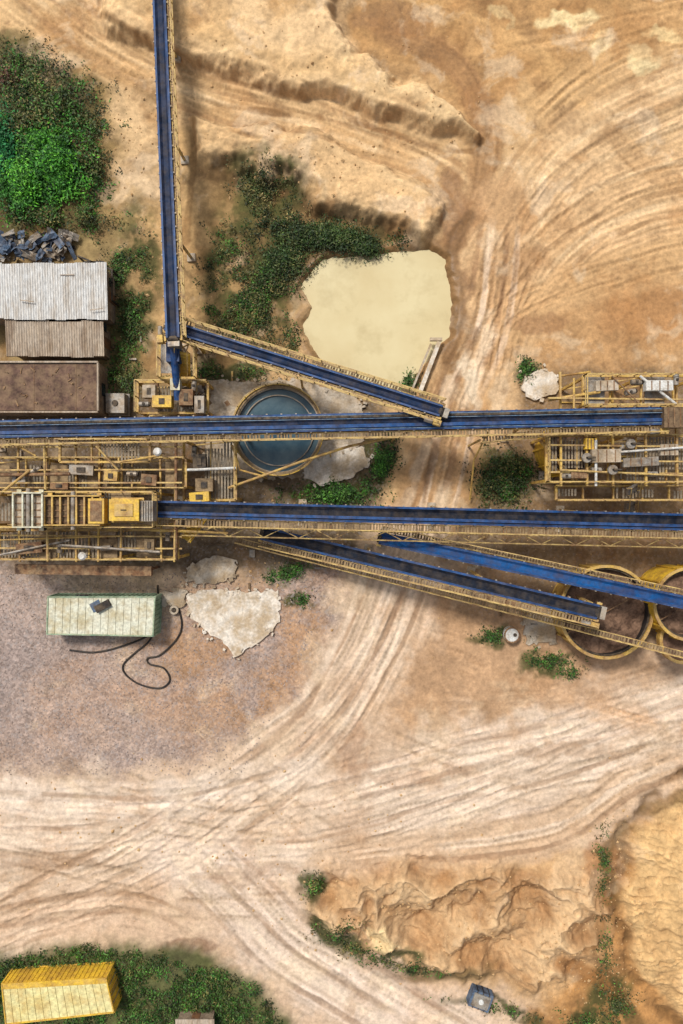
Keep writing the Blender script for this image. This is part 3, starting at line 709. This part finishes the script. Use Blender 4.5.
for (pa,pb,r,m_) in [((548,400,6.5),(600,392,7.2),.14,'yellow'),((540,440,5),(574,480,4.6),.18,'yellow'),((640,376,7.6),(676,404,7.4),.12,'white'),((596,440,6.6),(596,486,6.2),.12,'white'),
        ((620,452,6.7),(690,447,6.7),.1,'white'),((560,470,6.4),(690,476,6.4),.09,'rail'),((574,378,7),(574,408,7),.1,'yellow'),((560,376,4),(590,372,6.6),.1,'yellow'),((612,376,7.6),(640,404,7.4),.07,'rust')]:
    o.tube('pipe_'+m_,M[m_],[W(*pa),W(*pb)],r,8)
for cx_,cy_ in((586,458),(612,470),(630,444)):   # hydrocyclone cones
    c=W(cx_,cy_,6.6); o.cyl('cyclone_body',M['yellow2'],(c.x,c.y),.18,5.6,6.6,16,.42); o.cyl('cyclone_head',M['steel'],(c.x,c.y),.44,6.6,6.9,16); o.tube('cyclone_outlet',M['dark'],[Vector((c.x,c.y,6.9)),Vector((c.x,c.y,7.1)),Vector((c.x+.7,c.y,7.1))],.1,8)
o.done()
def tank(name,x,y,rpx,z,fill,wallm='yellow',lvl=.5):
    o=B(name); c=W(x,y,z); r=rpx/10*(HC-z)/HC
    o.ring('tank_wall',M[wallm],c,r,r-.14,-.3,z)
    o.ring('rim',M['yellow'],c,r+.12,r-.16,z+.003,z+.14)
    o.ring('inner_shade_band',M['dark'],c,r-.145,r-.34,-.2,z-.1)  # dark ring lining the wall, stands in for shadow inside the tank
    n=10
    for k in range(n):
        a=2*math.pi*k/n; o.beam('stiffener',M[wallm],(c.x+math.cos(a)*(r+.1),c.y+math.sin(a)*(r+.1),-.3),(c.x+math.cos(a)*(r+.1),c.y+math.sin(a)*(r+.1),z-.05),.14,.14)
    a=.5; o.beam('tie_bar',M['rust'],(c.x-math.cos(a)*r,c.y-math.sin(a)*r,z-.1),(c.x+math.cos(a)*r,c.y+math.sin(a)*r,z-.1),.09,.09)
    vs=[(c.x,c.y,z-lvl+.4)]; fs=[]; rings=20; seg=72
    for i in range(1,rings+1):
        for k in range(seg):
            a=2*math.pi*k/seg; q=(r-.3)*i/rings; xx,yy=c.x+math.cos(a)*q,c.y+math.sin(a)*q
            nz=float(fbm(np.array([xx*10],f4),np.array([yy*10],f4),12,4,500,.6)[0])-.5
            vs.append((xx,yy,z-lvl+.4*(1-i/rings)**.8+nz*.9))
    for k in range(seg): fs.append((0,1+k,1+(k+1)%seg))
    for i in range(rings-1):
        for k in range(seg): fs.append((1+i*seg+k,1+(i+1)*seg+k,1+(i+1)*seg+(k+1)%seg,1+i*seg+(k+1)%seg))
    o.add('contents',M[fill],vs,fs); o.done()
tank('sand_silo',606,612,46,3.4,'sandw','yellow',.8)
tank('sand_silo',690,604,36,4.6,'sandw','yellow2',.9)
tank('hydrocyclone_tank',572,448,27,3.6,'sandw','yellow2',1.4)
o=B('feed_hopper'); c=W(683,640,3); o.cyl('cone',M['yellow2'],(c.x,c.y),.6,.6,2.4,24,1.9); o.ring('rim',M['yellow'],c,2.3,2.0,2.4,3.15); o.cyl('fill',M['sandw'],(c.x,c.y),1.99,2.5,2.8,24)
for k in range(4): a=math.pi/4+k*math.pi/2; o.beam('leg',M['yellow'],(c.x+2*math.cos(a),c.y+2*math.sin(a),-.2),(c.x+2*math.cos(a),c.y+2*math.sin(a),3),.2,.2)
o.done()
o=B('elevated_walkway'); a=W(236,540,1.2); b=W(720,664,6.0); o.grating('walkway',M['grate'],a,b,.5); o.rail([a+Vector((0,-.25,0)),b+Vector((0,-.25,0))],1,1.8); 
for i in range(1,8):
    q=a+(b-a)*i/8; o.beam('leg',M['rail'],q,Vector((q.x,q.y,-.3)),.14,.14)
o.done()
o=B('yellow_pipeline'); o.tube('pipe',M['yellow'],[W(*p) for p in [(228,488,4.8),(262,476,4.6),(300,462,4.6),(350,446,5),(400,436,5.6),(412,430,6)]],.12,8)
o.tube('branch',M['yellow'],[W(*p) for p in [(232,445,4.5),(240,470,4.4),(262,476,4.5)]],.1,8)
for x,y in((262,476),(330,453),(395,437)): c=W(x,y,4.5); o.beam('stand',M['rail'],c,Vector((c.x,c.y,0)),.14,.14)
o.done()
o=B('catwalk'); a=W(560,432,6.3); b=W(480,440,5.8); o.grating('walkway',M['grate'],a,b,.6); o.rail([a+Vector((0,-.3,0)),b+Vector((0,-.3,0))]); o.beam('leg',M['rail'],b,Vector((b.x,b.y,-.3)),.16,.16); o.tube('pipe',M['yellow'],[W(488,432,6),W(474,460,3.5),W(470,500,.5)],.09,8); o.done()

# ------------------------------------------------------------------ sheds
def corrugated(o,part,m,x0,x1,y0,y1,z0,z1,pitch=.24,amp=.035,sheet=1.0):
    n=max(1,round((x1-x0)/sheet)); w=(x1-x0)/n
    for i in range(n):
        dz=.012*(i%2)+random.uniform(0,.01); k=int(w/pitch*6); vs=[]; ry0=y0+random.uniform(-.1,.1); ry1=y1+random.uniform(-.1,.1)
        for j in range(k+1):
            x=x0+w*i+ (w+.03)*j/k; zz=amp*math.sin(2*math.pi*(x-x0)/pitch)
            vs+= [(x,ry0,z0+zz+dz),(x,ry1,z1+zz+dz)]
        o.add(part,m,vs,[(2*j,2*j+1,2*j+3,2*j+2)[::-1] for j in range(k)])
def shed(name,px0,py0,px1,py1,zr,m,slope=.4,wallm='wall'):
    o=B(name); a=W(px0,py0,zr); b=W(px1,py1,zr); X0,X1=a.x,b.x; Y0,Y1=b.y,a.y
    corrugated(o,'roof',m,X0,X1,Y0,Y1,zr-slope,zr)
    i=.35; t=.15
    o.box('wall_east',M[wallm],(X1-i,(Y0+Y1)/2,(zr-slope)/2-.15),(t,Y1-Y0-2*i,zr-slope-.1))
    o.box('wall_west',M[wallm],(X0+i,(Y0+Y1)/2,(zr-slope)/2-.15),(t,Y1-Y0-2*i,zr-slope-.1))
    o.box('wall_north',M[wallm],((X0+X1)/2,Y1-i,(zr-slope)/2-.15),(X1-X0-2*i-t,t,zr-slope-.1))
    o.box('wall_south',M[wallm],((X0+X1)/2,Y0+i,(zr-slope)/2-.15),(X1-X0-2*i-t,t,zr-slope-.1))
    o.box('door',M['rust'],(X1-i+.09,(Y0+Y1)/2,1.0),(.05,1.0,2.0)); o.box('window',M['glass'],(X1-i+.09,(Y0+Y1)/2+1.4,1.6),(.05,.8,.7))
    for q in(0.02,.98): o.beam('purlin',M['wood'],(X0,Y0+(Y1-Y0)*q,zr-slope*(1-q)-.1),(X1,Y0+(Y1-Y0)*q,zr-slope*(1-q)-.1),.08,.1)
    return o
o=shed('corrugated_shed',-40,263,106,318,3.6,M['roofw']); 
for x,y in((20,300),(60,275),(90,310)): o.beam('roof_batten',M['rooft'],W(x,y,3.6),W(x+random.uniform(5,14),y+random.uniform(-3,3),3.62),.08,.05)
o.done()
o=shed('lean_to_shed',5,321,103,356,3.0,M['rooft'],.3); o.done()
o=B('brown_flat_roof_building'); a=W(-40,362,3.4); b=W(98,412,3.4); X0,X1,Y0,Y1=a.x,b.x,b.y,a.y
o.box('walls',M['wall'],((X0+X1)/2,(Y0+Y1)/2,1.5),(X1-X0-.1,Y1-Y0-.1,3.4)); o.box('roof',M['roofb'],((X0+X1)/2,(Y0+Y1)/2,3.24),(X1-X0-.35,Y1-Y0-.35,.12))
for s_ in(((X0,Y1),(X1,Y1)),((X0,Y0),(X1,Y0))): o.beam('parapet',M['rooft'],(s_[0][0],s_[0][1],3.35),(s_[1][0],s_[1][1],3.35),.16,.35)
o.beam('parapet',M['rooft'],(X1,Y0+.101,3.35),(X1,Y1-.101,3.35),.16,.35)
for k in range(3): o.beam('roof_joint',M['rust'],(X0+3+k*4,Y0+.2,3.31),(X0+3+k*4,Y1-.2,3.31),.05,.03)
for k in range(24): o.box('roof_debris',M[random.choice(['wood','rust','dark'])],(random.uniform(X0+4,X1-.5),random.uniform(Y0+.5,Y1-.5),3.34),(random.uniform(.1,.6),random.uniform(.05,.2),.06),random.uniform(0,3))
o.box('window',M['glass'],(X1+.0,(Y0+Y1)/2,1.8),(.06,1.2,.9)); o.done()
o=B('timber_frame'); 
for a_,b_ in(((78,256),(112,270)),((112,270),(112,300)),((84,262),(104,262)),((106,282),(113,283))): o.beam('bar',M['dark'],W(*a_,2.0),W(*b_,2.0),.14,.14)
for p_ in((78,256),(112,270),(112,300)): c=W(*p_,2.0); o.beam('post',M['dark'],c,Vector((c.x,c.y,-.1)),.14,.14)
o.done()
o=B('scrap_tarpaulin_pile')
for i in range(80):
    x=random.uniform(-8,74); y=random.uniform(236,261); c=W(x,y,0); c.z=.15+random.random()*.7
    m_=random.choice(['tarp','tarp','tarp','dark','steel','steel'])
    X=Vector((random.uniform(-1,1),random.uniform(-1,1),random.uniform(-.4,.4))).normalized(); Y=X.cross(Vector((random.uniform(-.3,.3),random.uniform(-.3,.3),1))).normalized()
    w,h=random.uniform(.2,.9),random.uniform(.15,.6)
    vs=[c+X*w*u+Y*h*v_+Z*random.uniform(-.15,.15) for v_ in(-1,-.3,.3,1) for u in(-1,-.3,.3,1)]
    o.add('sheet_'+m_,M[m_],vs,[(j*4+k,j*4+k+1,j*4+k+5,j*4+k+4) for j in range(3) for k in range(3)])
o.done()

# ------------------------------------------------------------------ containers
def container(name,pts,z,side,roof):
    o=B(name); P=[W(x,y,z) for x,y in pts]; c=sum(P,Vector())/4
    g=float(gz(c.x,c.y))
    base=[Vector((p.x,p.y,g-.1)) for p in P]
    o.add('body',M[side],base+[p-Z*.05 for p in P],[(0,1,2,3),(0,4,5,1),(1,5,6,2),(2,6,7,3),(3,7,4,0)])
    n=14
    for i in range(n):
        t0=(i+.03)/n; t1=(i+.97)/n; 
        A=P[0].lerp(P[1],t0); Bq=P[0].lerp(P[1],t1); C=P[3].lerp(P[2],t1); Dq=P[3].lerp(P[2],t0)
        o.add('roof_panel',M[roof],[A-Z*.04,Bq-Z*.04,C-Z*.04,Dq-Z*.04,A+Z*.01,Bq+Z*.01,C+Z*.01,Dq+Z*.01],[(4,7,6,5)[::-1],(0,1,5,4),(1,2,6,5),(2,3,7,6),(3,0,4,7)])
    o.add('roof_base',M[roof],[p-Z*.048 for p in P],[(0,3,2,1)[::-1]])
    for i in range(4):
        o.beam('frame',M[side],P[i]+Z*.02,P[(i+1)%4]+Z*.02,.12,.14); o.beam('corner_post',M[side],P[i],base[i],.17,.17); o.beam('frame',M[side],base[i]+Z*.12,base[(i+1)%4]+Z*.12,.18,.16)
    for i in range(4):
        a=P[i]; b=P[(i+1)%4]; L=(b-a).length; k=int(L/.45); nrm=((a+b)/2-c); nrm.z=0; nrm.normalize()
        for j in range(1,k):
            q=a.lerp(b,j/k)+nrm*.03; o.beam('side_rib',M[side],q-Z*.12,Vector((q.x,q.y,g+.2)),.12,.06)
    return o,P,g
o,P,g=container('site_office_container',[(48,597),(155,597),(153,636),(47,634)],2.6,'green','cream')
c=W(103,606,2.7); o.box('air_conditioner',M['dark'],c+Z*.1,(1.5,.7,.3),.5); o.box('loose_sheet',M['tarp'],W(96,606,2.66),(1.0,.9,.04),.5)
o.box('window',M['glass'],(P[0].x+3,P[0].y+.07,1.6),(1.2,.05,.8)); o.done()
o,P,g=container('yellow_shipping_container',[(2,984),(106,978),(114,1012),(6,1024)],2.7,'yellow2','ygreen'); 
d=(P[3]-P[0]).normalized(); e=(P[1]-P[0])
o.add('roof_stripe',M['yellow2'],[P[0]+Z*.05,P[1]+Z*.05,P[1]+d*.5+Z*.05,P[0]+d*.5+Z*.05],[(0,3,2,1)[::-1]]); 
for t_ in(.25,.45,.55,.75): q=P[1].lerp(P[2],t_)+e.normalized()*.08; o.beam('door_rod',M['steel'],q-Z*.15,Vector((q.x,q.y,g+.2)),.05,.05)
o.done()
o=B('small_hut'); c=W(195,1026,1.6); o.box('walls',M['wall'],c-Z*.8,(3.4,1.2,1.6)); o.box('roof',M['rooft'],c+Z*.06,(3.8,1.4,.1)); o.box('door',M['rust'],c+Vector((0,.62,-.8)),(.8,.04,1.4)); o.done()
o=B('water_tank_box'); c=W(480,998,.7); g=float(gz(c.x,c.y)); c.z=g+.55; r_=-.35
o.box('body',M['tarp'],c,(2.1,1.7,1.1),r_); o.box('lid',M['steel'],c+Z*.6,(1.7,1.3,.1),r_)
for q in(-.6,0,.6): o.box('strap',M['dark'],c+Vector((q*math.cos(r_),q*math.sin(r_),.03)),(.08,1.76,1.14),r_)
o.cyl('cap',M['white'],(c.x,c.y),.25,c.z+.65,c.z+.75,14); o.done()
o=B('steel_drum'); c=W(512,635,.9); o.cyl('drum',M['white'],c,.75,-.1,.9,24); o.ring('rim',M['rust'],c,.8,.66,.903,.98,24); o.ring('hoop',M['steel'],c,.79,.72,.4,.5,24); o.cyl('lid_bung',M['dark'],(c.x+.3,c.y),.18,.9,.96,10); o.done()
o=B('hose_reel'); c=W(174,610,.4); o.ring('reel',M['conc'],c,.45,.25,.1,.5,20); o.cyl('hub',M['dark'],c,.2,.1,.6,12); o.done()
o=B('black_hose')
def gp(p,r=.1):
    out=[]
    for x,y in catmull(p,8):
        w=W(x,y,0); out.append(Vector((w.x,w.y,max(float(gz(w.x,w.y)),0)+r)))
    return out
o.tube('hose',M['black'],gp([(158,585),(158,615),(150,634),(122,646),(95,652),(70,650)]),.09,8)
o.tube('hose_loop',M['black'],gp([(178,604),(182,625),(176,640),(160,655),(148,658),(150,664),(164,668),(170,680),(160,688),(140,684),(126,674),(124,664),(136,652),(150,640),(157,622)]),.09,8)
o.done()

# ------------------------------------------------------------------ scrap / clutter
def debris(name,areas,n,mats,L=(.4,2.2)):
    o=B(name)
    for i in range(n):
        x0,y0,x1,y1=random.choice(areas); c=W(random.uniform(x0,x1),random.uniform(y0,y1),0); c.z=float(gz(c.x,c.y))+.12
        a=random.choice([0,0,math.pi/2,random.uniform(0,3.1)]); l=random.uniform(*L); d=Vector((math.cos(a),math.sin(a),0))*l/2
        m_=random.choice(mats)
        if random.random()<.5: o.beam('bar_'+m_,M[m_],c-d,c+d,random.uniform(.06,.2),.12)
        elif random.random()<.5: o.tube('tube_'+m_,M[m_],[c-d,c+d],random.uniform(.05,.1),6)
        else: o.box('plate_'+m_,M[m_],c,(random.uniform(.3,1.1),random.uniform(.3,.9),random.uniform(.06,.5)),a)
    o.done()
debris('scrap_metal',[(0,440,230,560),(540,400,683,490),(180,380,240,420)],150,['rust','steel','yellow','dark','conc','wood'])
debris('scrap_metal',[(100,330,160,412),(480,560,683,650),(230,540,330,600)],30,['rust','wood','steel'],(.3,1.4))
def stones(name,pts,sizes,m):
    V=[];Fc=[]
    base=np.array([(1,0,0),(-1,0,0),(0,1,0),(0,-1,0),(0,0,1),(0,0,-1)],float)
    fc=[(0,2,4),(2,1,4),(1,3,4),(3,0,4),(2,0,5),(1,2,5),(3,1,5),(0,3,5)]
    for (x,y),s in zip(pts,sizes):
        z=float(gz(x,y)); a=random.uniform(0,6.28); ca,sa=math.cos(a),math.sin(a); k=len(V)
        for b in base:
            q=b*s*np.array([random.uniform(.7,1.3),random.uniform(.6,1),random.uniform(.5,.8)])
            V.append((x+q[0]*ca-q[1]*sa,y+q[0]*sa+q[1]*ca,z+q[2]+s*.2))
        Fc+= [tuple(i+k for i in f) for f in fc]
    me=bpy.data.meshes.new(name); me.from_pydata(V,[],Fc); me.materials.append(m); ob=bpy.data.objects.new(name,me); sc.collection.objects.link(ob)
M['stone']=mat('grey_stone',(186,168,156),(124,112,106),.8,.9,0,.25)
M['clod']=mat('sandy_clod',(214,178,128),(176,134,86),.6,.95,0,.3)
pts=[];sz=[]
for i in range(4200):
    x=random.uniform(-20,330); y=random.uniform(572,775)
    if x>330-(y-600)*.5 : continue
    w=W(x,y); pts.append((w.x,w.y)); sz.append(random.uniform(.04,.10))
stones('gravel',pts,sz,M['stone'])
pts=[];sz=[]
for (cx_,cy_,rx,ry,n) in [(450,915,150,55,900),(330,60,160,70,200),(620,900,40,120,400),(320,170,120,40,250),(130,140,30,80,120),(420,130,60,30,80),(150,300,60,70,250),(560,960,80,60,400),(520,560,160,80,300),(300,540,80,60,200),(250,840,330,90,500)]:
    for i in range(n):
        w=W(random.gauss(cx_,rx*.5),random.gauss(cy_,ry*.5)); pts.append((w.x,w.y)); sz.append(min(.22,.03+random.expovariate(26)))
stones('clods_of_earth',pts,sz,M['clod'])

# ------------------------------------------------------------------ pond
P=[W(x,y,0) for x,y in POND]; c=sum(P,Vector())/len(P); P=[c+(p-c)*1.22 for p in P]
me=bpy.data.meshes.new('pond'); me.from_pydata([(p.x,p.y,-.5) for p in P],[],[tuple(range(len(P)))[::-1]]); me.materials.append(M['pond'])
ob=bpy.data.objects.new('pond_water',me); sc.collection.objects.link(ob)

# ------------------------------------------------------------------ foliage
lm,nt,bs=newmat('leaves'); at=nt.nodes.new('ShaderNodeAttribute'); at.attribute_name='Col'; nt.links.new(at.outputs['Color'],bs.inputs['Base Color']); bs.inputs['Roughness'].default_value=.6; bs.inputs['Specular IOR Level'].default_value=.3
def foliage(name,blobs,pal,leaf=.16,stems=False,thr=.0,inpoly=None):
    Vs=[];Cs=[]
    pal=np.array([D(c) for c in pal])
    for (bx,by,rx,ry,rot,hgt,ncl,per) in blobs:
        th=RS.rand(ncl)*2*math.pi; rad=np.abs(RS.randn(ncl))*.58+RS.rand(ncl)*.12
        if inpoly: rad=np.sqrt(RS.rand(ncl))*1.05
        ex=np.cos(th)*rad*rx; ey=np.sin(th)*rad*ry
        x=bx+ex*math.cos(rot)-ey*math.sin(rot); y=by+ex*math.sin(rot)+ey*math.cos(rot)
        x=x+RS.randn(ncl)*1.5; y=y+RS.randn(ncl)*1.5
        keep=(fbm(x.astype(f4),y.astype(f4),17,4,33,.6)>thr+RS.randn(ncl)*.03)&(rad<1.7)
        x=x[keep];y=y[keep];rad=rad[keep]; n=len(x)
        if n==0: continue
        X=(x-341.5)/10; Y=(512-y)/10; zg=gz(X,Y)
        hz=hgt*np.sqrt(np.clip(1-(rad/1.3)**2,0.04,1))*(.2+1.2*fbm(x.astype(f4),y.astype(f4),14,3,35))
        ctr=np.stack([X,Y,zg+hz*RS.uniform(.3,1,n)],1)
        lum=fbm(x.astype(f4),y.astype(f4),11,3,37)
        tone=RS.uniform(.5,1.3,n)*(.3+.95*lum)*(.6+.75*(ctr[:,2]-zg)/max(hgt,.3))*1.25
        pi=RS.randint(0,len(pal),n)
        ctr=np.repeat(ctr,per,0); tone=np.repeat(tone,per); pi=np.repeat(pi,per); k=len(ctr)
        spread=.18+.12*hgt
        off=RS.randn(k,3)*[spread,spread,spread*.6]; p=ctr+off
        p[:,2]=np.maximum(p[:,2],gz(p[:,0],p[:,1])+.03)
        nrm=RS.randn(k,3)*.6+[0,0,1]; nrm/=np.linalg.norm(nrm,axis=1)[:,None]
        t=np.cross(nrm,RS.randn(k,3)); t/=np.linalg.norm(t,axis=1)[:,None]; b=np.cross(nrm,t)
        s=leaf*RS.uniform(.5,1.4,k)[:,None]
        Vs.append(np.stack([p-t*s,p-b*s*.42,p+t*s,p+b*s*.42],1).reshape(-1,3))
        c=pal[pi]*(tone*RS.uniform(.7,1.3,k))[:,None]
        Cs.append(np.repeat(c,4,0))
    V=np.concatenate(Vs); C=np.concatenate(Cs); k=len(V)//4
    me=bpy.data.meshes.new(name); me.vertices.add(len(V)); me.vertices.foreach_set('co',V.astype(f4).ravel())
    me.loops.add(len(V)); me.loops.foreach_set('vertex_index',np.arange(len(V),dtype=np.int32)); me.polygons.add(k); me.polygons.foreach_set('loop_start',np.arange(0,len(V),4,dtype=np.int32)); me.update(calc_edges=True)
    ca=me.color_attributes.new('Col','FLOAT_COLOR','POINT'); ca.data.foreach_set('color',np.concatenate([np.clip(C,0,1),np.ones((len(C),1))],1).astype(f4).ravel()); me.materials.append(lm)
    if stems:
        e=bpy.data.objects.new(name,None); sc.collection.objects.link(e); ob=bpy.data.objects.new('leaves',me); ob.parent=e; sc.collection.objects.link(ob)
        o=B('tmp')
        for (bx,by,rx,ry,rot,hgt,ncl,per) in blobs:
            for i in range(8):
                w=W(bx+random.uniform(-.4,.4)*rx,by+random.uniform(-.4,.4)*ry); g=float(gz(w.x,w.y)); q=Vector((w.x,w.y,g-.1)); r=Vector((w.x+random.uniform(-.6,.6),w.y+random.uniform(-.6,.6),g+hgt*.6))
                o.tube('branches',M['wood'],[q,q.lerp(r,.5)+Vector((.1,.1,0)),r],.04,6)
        ob=o.done(); ob.name='branches'; loc=ob.location.copy(); ob.parent=e; ob.location=loc
    else:
        ob=bpy.data.objects.new(name,me); sc.collection.objects.link(ob)
GB=[(68,118,40),(86,136,48),(54,98,34),(98,138,58)]
GD=[(56,82,32),(42,64,28),(74,92,42),(88,96,50)]
GO=[(116,108,58),(88,90,46),(138,122,72),(72,78,40)]
GT=[(40,118,64),(56,134,68),(36,96,50)]
foliage('bush_thicket',[(60,168,34,40,0,2.0,640,20),(30,192,34,28,0,1.8,420,20),(45,150,20,16,0,2.2,160,20)],[(78,150,40),(104,172,48),(56,116,34),(48,100,34)],.16,True,.40)
foliage('bush_thicket',[(4,150,20,34,0,2.0,300,20)],GT,.16,True,.3)
foliage('bush_thicket',[(50,100,50,30,.3,1.4,560,17),(92,160,18,50,0,1.0,300,15),(20,70,30,24,0,1.2,190,15),(60,220,56,14,0,1.0,340,15),(30,130,40,30,0,1.4,360,16)],GO+GD+GB[:2],.14,True,.38)
foliage('red_shrub',[(14,84,16,12,0,1.5,40,12)],[(120,70,60),(96,80,50)],.13)
foliage('shrubs',[(325,238,54,15,.12,1.1,680,17),(365,246,24,9,.1,.8,150,14),(280,262,22,18,.2,.9,260,15)],GD,.13,True,.36)
foliage('scrub',[(262,190,30,22,.3,.5,230,12),(300,262,24,16,0,.5,120,12),(280,222,40,22,.4,.4,260,11)],GD+GO,.12,False,.42)
foliage('scrub',[(250,305,44,34,1.1,.6,600,13),(270,280,30,24,0,.7,300,13),(240,372,34,6,.1,.6,110,12),(230,240,20,34,0,.4,150,10),(292,345,9,20,0,.4,60,10),(235,335,30,10,.2,.5,120,12),(210,300,14,50,0,.3,130,9)],GO+GB[:2]+GD,.12,False,.41)
foliage('shrubs',[(503,480,28,24,0,.9,400,15),(520,470,22,16,0,.6,90,12)],GD+GO[:1]+GB[:1],.13,True,.36)
foliage('shrubs',[(342,493,46,11,-.12,.8,280,15),(382,466,11,30,.25,.9,200,15)],GB+GD[:2],.13,True,.36)
foliage('shrubs',[(525,370,10,11,0,.7,60,13),(290,572,20,7,-.3,.5,90,11),(302,600,9,5,0,.3,26,10),(408,380,9,14,0,.6,60,12)],GB+GD,.12)
foliage('weeds',[(548,660,28,7,0,.4,90,11),(492,636,13,6,0,.5,50,11),(570,672,16,5,0,.4,30,11),(530,645,7,7,0,.4,20,11)],GB+GD,.11,False,.38)
foliage('weeds',[(120,378,18,16,0,.8,150,13),(128,330,14,46,0,.6,280,12),(118,270,14,28,0,.6,150,11),(205,372,24,5,0,.5,60,11),(138,280,14,60,0,.4,280,10)],GB+GO[:2]+GD,.12,False,.40)
foliage('grass_bank',[(110,1005,130,56,.06,.35,2600,14),(225,1010,56,36,.5,.35,700,14),(20,985,60,26,0,.35,600,13)],GD+GB+[(72,96,36),(64,88,30)]+GO[:2],.12,False,.36,inpoly=True)
foliage('weeds',[(316,886,7,13,0,.7,60,13),(320,925,12,14,.6,.5,70,11),(400,962,50,7,.2,.4,110,9),(612,1002,15,20,0,.8,160,14),(500,1008,60,6,.2,.4,70,9),(345,918,20,3,-.3,.3,30,9),(602,868,7,48,0,.5,110,11),(350,945,40,8,.4,.4,70,9),(585,1020,30,8,0,.5,60,10),(604,950,8,30,0,.5,60,11)],GD+GO+GB[:2],.11,False,.38)

# ------------------------------------------------------------------ light, sky, camera
el=math.radians(56); azd=math.radians(-35)
dirv=Vector((math.sin(azd)*math.cos(el),math.cos(azd)*math.cos(el),math.sin(el)))
w=bpy.data.worlds.new('World'); sc.world=w; w.use_nodes=True; nt=w.node_tree; bg=nt.nodes['Background']
sk=nt.nodes.new('ShaderNodeTexSky'); sk.sky_type='NISHITA'; sk.sun_disc=False; sk.sun_elevation=el; sk.sun_rotation=azd; sk.dust_density=3
hs=nt.nodes.new('ShaderNodeHueSaturation'); hs.inputs['Saturation'].default_value=.45; nt.links.new(sk.outputs[0],hs.inputs['Color']); nt.links.new(hs.outputs[0],bg.inputs[0]); bg.inputs[1].default_value=.14
ld=bpy.data.lights.new('sun','SUN'); ld.energy=3.0; ld.angle=math.radians(10); ld.color=(1,.975,.94)
lo=bpy.data.objects.new('sun',ld); lo.rotation_euler=dirv.to_track_quat('Z','Y').to_euler(); lo.location=(0,0,60); sc.collection.objects.link(lo)
cd=bpy.data.cameras.new('camera'); cd.sensor_fit='VERTICAL'; cd.sensor_height=36; cd.lens=36*HC/102.4; cd.clip_end=3000
cm_=bpy.data.objects.new('camera',cd); cm_.location=(0,0,HC); sc.collection.objects.link(cm_); sc.camera=cm_
sc.view_settings.view_transform='Standard'; sc.view_settings.look='None'; sc.view_settings.exposure=0
print('terrain verts',N)
